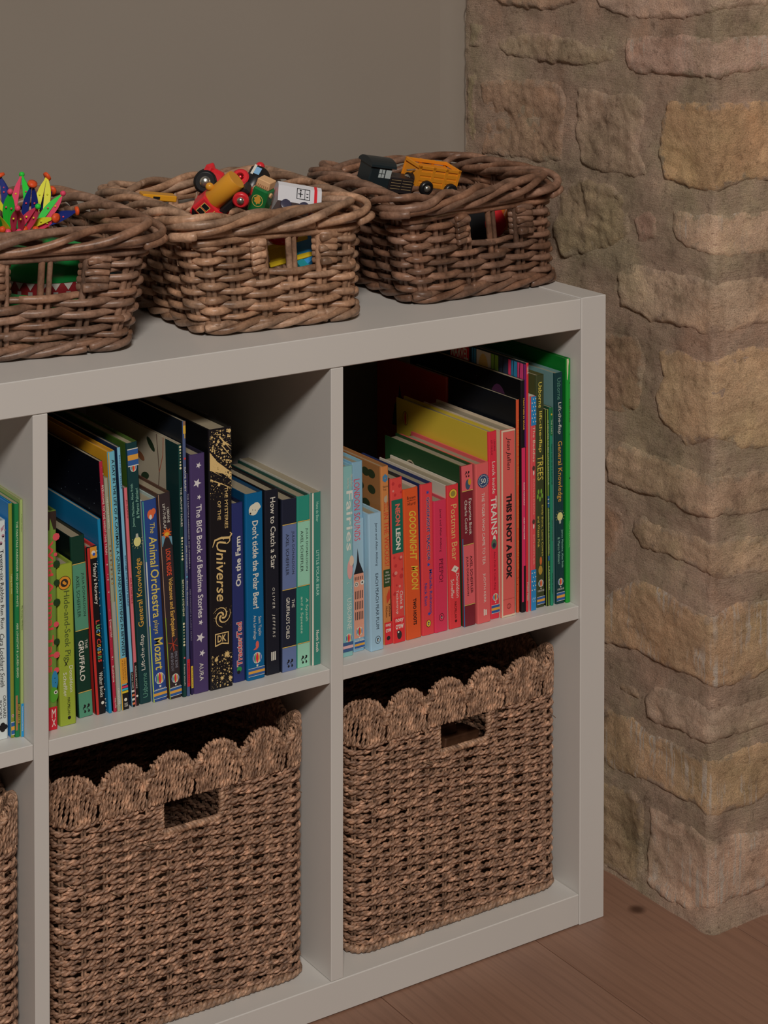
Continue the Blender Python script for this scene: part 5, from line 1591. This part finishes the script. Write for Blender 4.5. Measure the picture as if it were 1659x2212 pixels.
def pose(loc, ang=0, tilt=0, turn=0):
    """frame for a toy: x along its length, z its top; ang rolls it in the view plane, turn yaws it, tilt leans it to the viewer"""
    B = Matrix((VR, -VN, VU)).transposed().to_4x4()
    return Matrix.Translation(loc) @ B @ Matrix.Rotation(math.radians(-ang), 4, 'Y') @ Matrix.Rotation(math.radians(turn), 4, 'Z') @ Matrix.Rotation(math.radians(tilt), 4, 'X')


def toy(name, label, M, cat='toy', group=None):
    o = empty(name, label=label, cat=cat, group=group)
    o.matrix_world = M
    return o


def part(root, name, fn):
    mb = MB(); fn(mb)
    return fix_normals(mb.obj(name, root))


RED, ORG, BLK, SIL = (180, 34, 42), (244, 168, 52), (20, 20, 22), (170, 166, 160)
PL = lambda c, r=.35: mat(c, r)


def wheel(root, x, y, z, r, col, hub=SIL, w=.006, side=-1):
    o = part(root, 'wheel', lambda m: m.lathe([(r * .8, 0), (r, .001), (r, w - .001), (r * .8, w)], (x, y, z), (0, side, 0), PL(col)))
    part(o, 'hub', lambda m: m.lathe([(r * .48, 0), (r * .46, .0012), (r * .25, .0028), (r * .05, .0032)], (x, y + side * w, z), (0, side, 0), mat(hub, .25, .9)))
    return o


# middle basket
p = rayp(447, 418, 1, .185)
t = toy('toy_car', 'red toy car standing on end with black tyres', pose(p, 62, 0, 6), 'toy car', 'toys heaped in the middle basket')
part(t, 'body', lambda m: m.box(-.030, .030, -.012, .012, -.010, .008, PL(RED), .004))
part(t, 'bonnet', lambda m: m.box(.004, .034, -.011, .011, .004, .016, PL(RED), .005))
for x, y in ((.012, -.013), (-.018, -.013)): wheel(t, x, y, .008 if x > 0 else -.006, .0135, BLK)
for x, y in ((.012, .013), (-.018, .013)): wheel(t, x, y, .008 if x > 0 else -.006, .0135, BLK, side=1)

p = rayp(486, 424, 1, .13)
t = toy('toy_engine', 'toy engine with orange boiler, red cab and red wheels', pose(p, 42, 8, -12), 'toy train', 'toys heaped in the middle basket')
part(t, 'boiler', lambda m: m.lathe([(.0112, -.014), (.0125, -.0125), (.0125, .022), (.0118, .024)], (0, 0, .006), (1, 0, 0), PL(ORG), 28))
part(t, 'chassis', lambda m: m.box(-.032, .028, -.011, .011, -.014, -.006, PL(BLK), .0015))
cab = part(t, 'cab', lambda m: m.box(-.034, -.013, -.0125, .0125, -.010, .018, PL(RED), .002))
part(cab, 'window', lambda m: (m.box(-.031, -.0255, -.0128, -.0122, .004, .012, PL(BLK)), m.box(-.0235, -.018, -.0128, -.0122, .004, .012, PL(BLK))))
part(cab, 'gold_line', lambda m: (m.box(-.0315, -.025, -.0127, -.0123, .0032, .0128, PL(GOLD)), m.box(-.024, -.0175, -.0127, -.0123, .0032, .0128, PL(GOLD)), m.box(-.032, -.016, -.0127, -.0123, -.003, -.0022, PL(GOLD))))
part(t, 'funnel', lambda m: m.ball((-.004, -.002, .0205), .0048, PL(ORG)))
for x in (.016, -.020):
    wheel(t, x, -.0115, -.012, .0092, RED); wheel(t, x, .0115, -.012, .0092, RED, side=1)

p = rayp(548, 398, 1, .20)
t = toy('toy_engine', 'black toy engine lying on its side with red discs', pose(p, 60, -20, 30), 'toy train', 'toys heaped in the middle basket')
part(t, 'boiler', lambda m: m.lathe([(.010, -.02), (.0125, -.018), (.0125, .018), (.009, .021)], (0, 0, 0), (1, 0, 0), PL(BLK), 28))
part(t, 'cab', lambda m: m.box(-.030, -.012, -.013, .013, -.012, .014, PL(BLK), .002))
part(t, 'front_plate', lambda m: (m.box(.008, .017, -.0128, -.0120, -.004, .006, PL((120, 165, 205))), m.box(.006, .019, -.0132, -.0126, .003, .006, PL(W_))))
part(t, 'knob', lambda m: m.ball((.024, 0, .004), .0055, PL(RED)))
for x, z in ((-.004, .014), (-.012, -.016)): wheel(t, x, -.012, z, .0105, RED, RED, .004)
wheel(t, .004, .012, -.016, .0105, RED, RED, .004, 1)

p = rayp(566, 424, 1, .14)
t = toy('toy_wagon', 'small green toy wagon with a round gold leaf badge and wooden load', pose(p, -22, 14, -20), 'toy train', 'toys heaped in the middle basket')
part(t, 'body', lambda m: m.box(-.010, .010, -.010, .010, -.020, .012, PL((20, 92, 46)), .0022))
part(t, 'load', lambda m: m.box(-.0085, .0085, -.008, .008, .012, .022, mat((190, 150, 112), .7), .0008))
part(t, 'slats', lambda m: [m.box(-.0085 + i * .0024, -.0073 + i * .0024, -.0083, -.0079, .012, .0165, mat((140, 100, 70), .7)) for i in range(7)])
def badge(m):
    n = 20; y = -.0102
    m.add([(.0072 * math.cos(6.2832 * i / n), y, -.003 + .0072 * math.sin(6.2832 * i / n)) for i in range(n)] + [(.0064 * math.cos(6.2832 * i / n), y, -.003 + .0064 * math.sin(6.2832 * i / n)) for i in range(n)],
          [(i, (i + 1) % n, n + (i + 1) % n, n + i) for i in range(n)], PL(GOLD))
    pts = [(0, -.0082), (.001, -.006), (.004, -.005), (.0035, -.003), (.005, -.001), (.003, .0005), (.0015, .003), (0, .0035), (-.0015, .003), (-.003, .0005), (-.005, -.001), (-.0035, -.003), (-.004, -.005), (-.001, -.006)]
    m.add([(x, y, z) for x, z in pts], [tuple(range(len(pts)))], PL((180, 130, 50)))
part(t, 'badge', badge)
for z in (-.014, .006): part(t, 'peg', lambda m: m.cyl((-.012, -.002, z), (.012, -.002, z), .003, mat((190, 150, 112), .7), n=12))

p = rayp(641, 428, 1, .135)
t = toy('toy_carriage', 'white toy train carriage with a red stripe and small black pictogram', pose(p, -12, -38, 14), 'toy train', 'toys heaped in the middle basket')
def shell(m):
    prof = [(-.014, -.014), (.014, -.014), (.014, .006), (.011, .012), (.006, .0145), (-.006, .0145), (-.011, .012), (-.014, .006)]
    m.prism(prof, -.026, .026, PL((238, 236, 246), .25), axis=0)
part(t, 'body', shell)
part(t, 'stripe', lambda m: m.prism([(-.0142, -.014), (.0142, -.014), (.0142, .0062), (.0112, .0122), (.006, .0147), (-.006, .0147), (-.0112, .0122), (-.0142, .0062)], .017, .0205, PL(RED, .3), axis=0))
def picto(m):
    y = -.0143
    for a in ((-.004, .012, .0045, .0053), (-.004, .012, -.0085, -.0077), (-.004, -.0032, -.0085, .0053), (.0112, .012, -.0085, .0053), (.0055, .0061, -.0085, .0053), (.0, .0012, -.006, .001), (-.0022, .0034, -.0022, -.0012), (.0075, .010, -.001, .0), (.0075, .010, -.005, -.004)):
        m.box(a[0], a[1], y, y + .0004, a[2], a[3], PL(BLK))
    m.ball((.0006, y, .0028), .0012, PL(BLK), 10, (1, .2, 1))
part(t, 'pictogram', picto)
part(t, 'wheel_arch', lambda m: (m.ball((-.016, -.0135, -.017), .007, PL((50, 48, 66)), 14, (1, .15, 1)), m.ball((.006, -.0135, -.018), .008, PL((50, 48, 66)), 14, (1, .15, 1))))

p = rayp(621, 540, 1, .098)
t = toy('toy_track', 'yellow plastic rail piece behind the hand hole of the middle basket', pose(p, 14, 0, 10), 'toy track', 'toys heaped in the middle basket')
YEL = PL((244, 206, 40))
part(t, 'rail', lambda m: m.box(-.024, .026, -.004, .004, .006, .011, YEL, .001)); part(t, 'rail', lambda m: m.box(-.024, .027, -.004, .004, -.014, -.008, YEL, .001))
part(t, 'web', lambda m: m.box(-.022, .018, .0, .005, -.010, .008, YEL))
p = rayp(668, 532, 1, .092)
t = toy('toy_block', 'blue and teal plastic piece behind the hand hole of the middle basket', pose(p, 40, 0, 0), 'toy', 'toys heaped in the middle basket')
part(t, 'body', lambda m: m.box(-.017, .017, -.008, .014, -.017, .017, PL((50, 135, 195)), .004)); part(t, 'base', lambda m: m.box(-.024, -.012, -.010, .014, -.018, .018, PL((30, 120, 130)), .003))
p = rayp(612, 512, 1, .105)
t = toy('toy_disc', 'glossy red ring lying on the yellow rail piece', pose(p, 0, 10, 0), 'toy', 'toys heaped in the middle basket')
part(t, 'ring', lambda m: m.lathe([(.006, -.003), (.016, -.004), (.018, 0), (.016, .004), (.006, .003)], (0, 0, 0), (0, 0, 1), PL((150, 26, 34), .2)))
p = rayp(345, 424, 1, .20)
t = toy('toy_bridge', 'flat orange plastic piece poking up at the back of the middle basket', pose(p, -8, 0, 20), 'toy', 'toys heaped in the middle basket')
part(t, 'plate', lambda m: m.box(-.022, .018, -.010, .010, -.004, .003, PL((216, 150, 34)), .001)); part(t, 'mark', lambda m: m.box(-.010, -.002, -.0104, -.0098, -.002, .001, PL(BLK)))

# right basket
p = rayp(830, 382, 1, .21)
t = toy('toy_engine', 'black toy engine with a curved cab roof and white windows', pose(p, -12, 4, 30), 'toy train', 'toys in the right rattan basket')
DKG = PL((24, 32, 36), .35)
cab = part(t, 'cab', lambda m: m.box(-.030, .0, -.015, .015, -.016, .016, DKG, .0012))
part(t, 'roof', lambda m: m.prism([(-.018, .015)] + [(.018 * -math.cos(math.pi * i / 10), .015 + .009 * math.sin(math.pi * i / 10)) for i in range(11)] + [(.018, .015)], -.032, .004, DKG, axis=0))
part(cab, 'window', lambda m: [m.box(x, x + .0078, -.0154, -.0149, .002, .0125, PL((150, 156, 158))) for x in (-.018, -.0085)])
part(cab, 'glazing_bar', lambda m: (m.box(-.0145, -.0139, -.0157, -.0152, .002, .0125, DKG), m.box(-.018, -.0102, -.0157, -.0152, .007, .0076, DKG)))
part(t, 'tank', lambda m: m.box(.0, .036, -.014, .014, -.016, .004, PL((30, 26, 28), .4), .0012))
part(t, 'lining', lambda m: [m.box(.003 + .016 * k, .017 + .016 * k, -.0144, -.0139, -.010 + .0036 * j, -.0094 + .0036 * j, PL((130, 110, 80))) for k in (0, 1) for j in range(4)])
part(t, 'coupling', lambda m: m.cyl((.030, 0, .012), (.052, 0, .016), .0012, mat(SIL, .3, .9), n=10))
p = rayp(930, 378, 1, .215)
t = toy('toy_wagon', 'orange toy wagon with black wheels riding high in the right basket', pose(p, -13, 6, 34), 'toy train', 'toys in the right rattan basket')
OB = PL((236, 150, 40), .45)
part(t, 'body', lambda m: m.box(-.031, .031, -.016, .016, -.012, .0095, OB, .001))
for z in (-.012, -.005, .002): part(t, 'plank', lambda m: m.box(-.0315, .0315, -.0168, -.0155, z, z + .006, OB, .0008))
part(t, 'rail', lambda m: (m.box(-.033, .033, -.0172, -.0145, .0105, .0150, OB, .0006), m.box(-.033, .033, .0145, .0172, .0105, .0150, OB, .0006), m.box(-.033, -.030, -.0172, .0172, .0105, .0150, OB, .0006), m.box(.030, .033, -.0172, .0172, .0105, .0150, OB, .0006)))
part(t, 'post', lambda m: [m.box(x, x + .004, y, y + .0015, -.012, .0152, OB) for x in (-.0325, -.011, .009, .0285) for y in (-.0172, .0157)])
for x in (-.016, .022): wheel(t, x, -.0165, -.012, .0095, BLK); wheel(t, x, .0165, -.012, .0095, BLK, side=1)
part(t, 'buffer', lambda m: (m.cyl((-.031, -.004, -.007), (-.037, -.004, -.007), .0078, PL(BLK), n=20), m.ball((-.037, -.004, -.007), .0052, mat(SIL, .3, .9))))
part(t, 'coupling', lambda m: m.cyl((.031, 0, -.004), (.046, 0, -.004), .001, mat(SIL, .3, .9), n=10))
p = rayp(1062, 470, 1, .16)
t = toy('toy_figure', 'rounded red plastic toy behind the hand hole of the right basket', pose(p, 0, 0, 0), 'toy', 'toys in the right rattan basket')
part(t, 'body', lambda m: m.ball((0, 0, -.006), .02, PL(RED, .25), 18, (1, .8, 1))); part(t, 'collar', lambda m: m.box(-.006, .0, -.02, -.012, .006, .02, PL(W_), .002))
p = rayp(1094, 455, 1, .15)
t = toy('toy_cone', 'orange toy cone behind the hand hole of the right basket', pose(p, -20, 0, 0), 'toy', 'toys in the right rattan basket')
part(t, 'cone', lambda m: m.lathe([(.010, -.022), (.009, -.02), (.004, .016), (.003, .018)], (0, 0, 0), (0, 0, 1), PL((205, 110, 30)))); part(t, 'ball', lambda m: m.ball((-.006, -.004, .016), .007, PL((170, 170, 168), .25)))
p = rayp(1030, 470, 1, .17)
t = toy('toy_block', 'black toy block deep inside the right rattan basket', pose(p, 5, 0, 10), 'toy', 'toys in the right rattan basket')
part(t, 'body', lambda m: m.box(-.022, .022, -.015, .02, -.03, .02, PL(BLK), .004))

# left basket: expanding ball of neon struts
ball_c = rayp(42, 470, 1, .150)
t = empty('expanding_ball', ball_c, label='neon coloured expanding ball of hinged struts in the left basket', cat='toy', group='toys in the left rattan basket')
NEO = {'o': (226, 84, 40), 'p': (196, 62, 92), 'g': (36, 168, 52), 'b': (20, 34, 100), 'y': (206, 204, 50)}
TIPS = [(70, 397, .12, 'bb', (52, 470), (72, 470)), (102, 381, .17, 'yy', (78, 450), (96, 448)), (47, 377, .19, 'pg', (30, 450), (58, 440)), (136, 418, .13, 'gp', (80, 470), (96, 462)),
        (166, 456, .14, 'bb', (92, 462), (100, 470)), (121, 471, .095, 'yp', (66, 474), (76, 482)), (0, 379, .16, 'bb', (26, 420), (10, 440)), (22, 414, .10, 'gg', (14, 470), (20, 476)),
        (82, 446, .09, 'pp', (42, 480), (56, 484)), (-28, 402, .15, 'yy', (10, 440), (-10, 450)), (-44, 430, .12, 'pg', (0, 460), (-10, 475)), (112, 412, .20, 'pb', (90, 450), (80, 440)), (-20, 455, .09, 'yg', (20, 480), (0, 484)), (38, 450, .085, 'pp', (30, 484), (44, 486))]
for i, (u, v, y, cols, b1, b2) in enumerate(TIPS):
    tip = rayp(u, v, 1, y)
    for col, bs, sd in zip(cols, (b1, b2), (-1, 1)):
        base = rayp(bs[0], bs[1] + 16, 1, .5 * y + .07)
        mid = (tip + base) / 2 + VR * (sd * .004) + VU * .003
        ax = (tip - base).normalized(); wv = ax.cross(VN).normalized()
        N = 9; prof = []
        for k in range(N):
            q = k / (N - 1)
            c = (1 - q) ** 2 * base + 2 * q * (1 - q) * mid + q * q * tip
            prof.append((c - ball_c, .0012 + .0024 * math.sin(math.pi * min(1, q * 1.1 + .05)) ** .8))
        mb = MB(); vv, ff = [], []
        for c, w in prof:
            for a_, b_ in ((-w, -.0009), (w, -.0009), (w, .0009), (-w, .0009)): vv.append(c + wv * a_ + VN * b_)
        for k in range(N - 1):
            for e in range(4): ff.append((4 * k + e, 4 * k + (e + 1) % 4, 4 * k + 4 + (e + 1) % 4, 4 * k + 4 + e))
        ff += [(3, 2, 1, 0), tuple(4 * (N - 1) + e for e in range(4))]
        mb.add(vv, ff, mat(NEO[col], .45)); s_ = fix_normals(mb.obj('strut', t))
        mb = MB(); c = prof[4][0] + VN * .0016; mb.ball(c, .0011, mat(NEO['p' if col in 'bg' else 'y'], .45), 10); mb.obj('rivet', s_)
    if i in (0, 1, 4, 5, 6, 9, 11, 12):
        mb = MB(); c = tip - ball_c
        ax = (tip - ball_c).normalized()
        mb.lathe([(.002, -.0022), (.0052, -.0015), (.0052, .0012), (.002, .0024)], c, ax if i != 1 else (ax + VR * .5), mat(NEO['o'], .45), 16)
        mb.obj('hinge_hub', t)
    else:
        mb = MB(); mb.ball(tip - ball_c, .0032, mat(NEO['p' if i % 2 else 'g'], .45), 12); mb.obj('hinge_tip', t)
mb = MB()
for i in range(9):
    c = rayp(5 + i * 12, 496 + 6 * (i % 2), 1, .10 + .01 * (i % 3)) - ball_c
    mb.ball(c, .0038, mat(NEO['op'[i % 2]], .45), 12)
mb.obj('lower_hubs', t)

p = rayp(110, 588, 1, .15)
t = toy('toy_crocodile_box', 'round green plastic toy with a red band of white teeth inside the left basket', pose(p, 0, 0, 0), 'toy', 'toys in the left rattan basket')
GRN = mat((22, 110, 52), .25)
part(t, 'shell', lambda m: m.lathe([(.052, -.002), (.054, .002), (.053, .014), (.048, .026), (.036, .036), (.018, .042), (.002, .043)], (0, 0, 0), (0, 0, 1), GRN, 40))
part(t, 'mouth_band', lambda m: m.lathe([(.051, -.016), (.0515, -.015), (.0515, -.002), (.051, -.001)], (0, 0, 0), (0, 0, 1), mat((96, 22, 26), .35), 40))
part(t, 'base', lambda m: m.lathe([(.048, -.032), (.053, -.028), (.053, -.016), (.050, -.015)], (0, 0, 0), (0, 0, 1), GRN, 40))
def teeth(m):
    for i in range(24):
        a = 6.2832 * i / 24; d = .13 * .75
        f = lambda an, z: (.0521 * math.cos(an), .0521 * math.sin(an), z)
        m.add([f(a - d, -.0025), f(a + d, -.0025), f(a, -.010)], [(0, 1, 2)], PL((140, 136, 130)))
        m.add([f(a - d * .5, -.0155), f(a + d * .5, -.0155), f(a + d * .5, -.0115), f(a - d * .5, -.0115)], [(0, 1, 2, 3)], PL((100, 96, 92)))
part(t, 'teeth', teeth)
p = rayp(18, 508, 1, .262)
t = toy('toy_dome', 'smooth light green dome under the neon ball in the left basket', pose(p, 0, 0, 0), 'toy', 'toys in the left rattan basket')
part(t, 'dome', lambda m: m.lathe([(.030, -.012), (.031, -.004), (.028, .006), (.019, .014), (.004, .018)], (0, 0, 0), (0, 0, 1), mat((40, 150, 80), .4), 28))
part(t, 'ridge', lambda m: m.lathe([(.0295, -.002), (.0315, -.001), (.0315, .001), (.0295, .002)], (0, 0, .001), (0, 0, 1), mat((36, 140, 74), .4), 28))
p = rayp(205, 570, 1, .12)
t = toy('toy_fish', 'sky blue speckled plastic toy at the right of the left basket', pose(p, 20, 0, 0), 'toy', 'toys in the left rattan basket')
part(t, 'body', lambda m: m.box(-.016, .016, -.008, .012, -.024, .018, PL((60, 150, 190)), .004))
part(t, 'speckles', lambda m: [m.ball((q[0] * 1.0, -.008, q[1]), .0016, PL(RED), 8, (1, .2, 1)) for q in ((-.008, .006), (.004, .010), (.008, -.004), (-.004, -.010), (.0, -.002))])
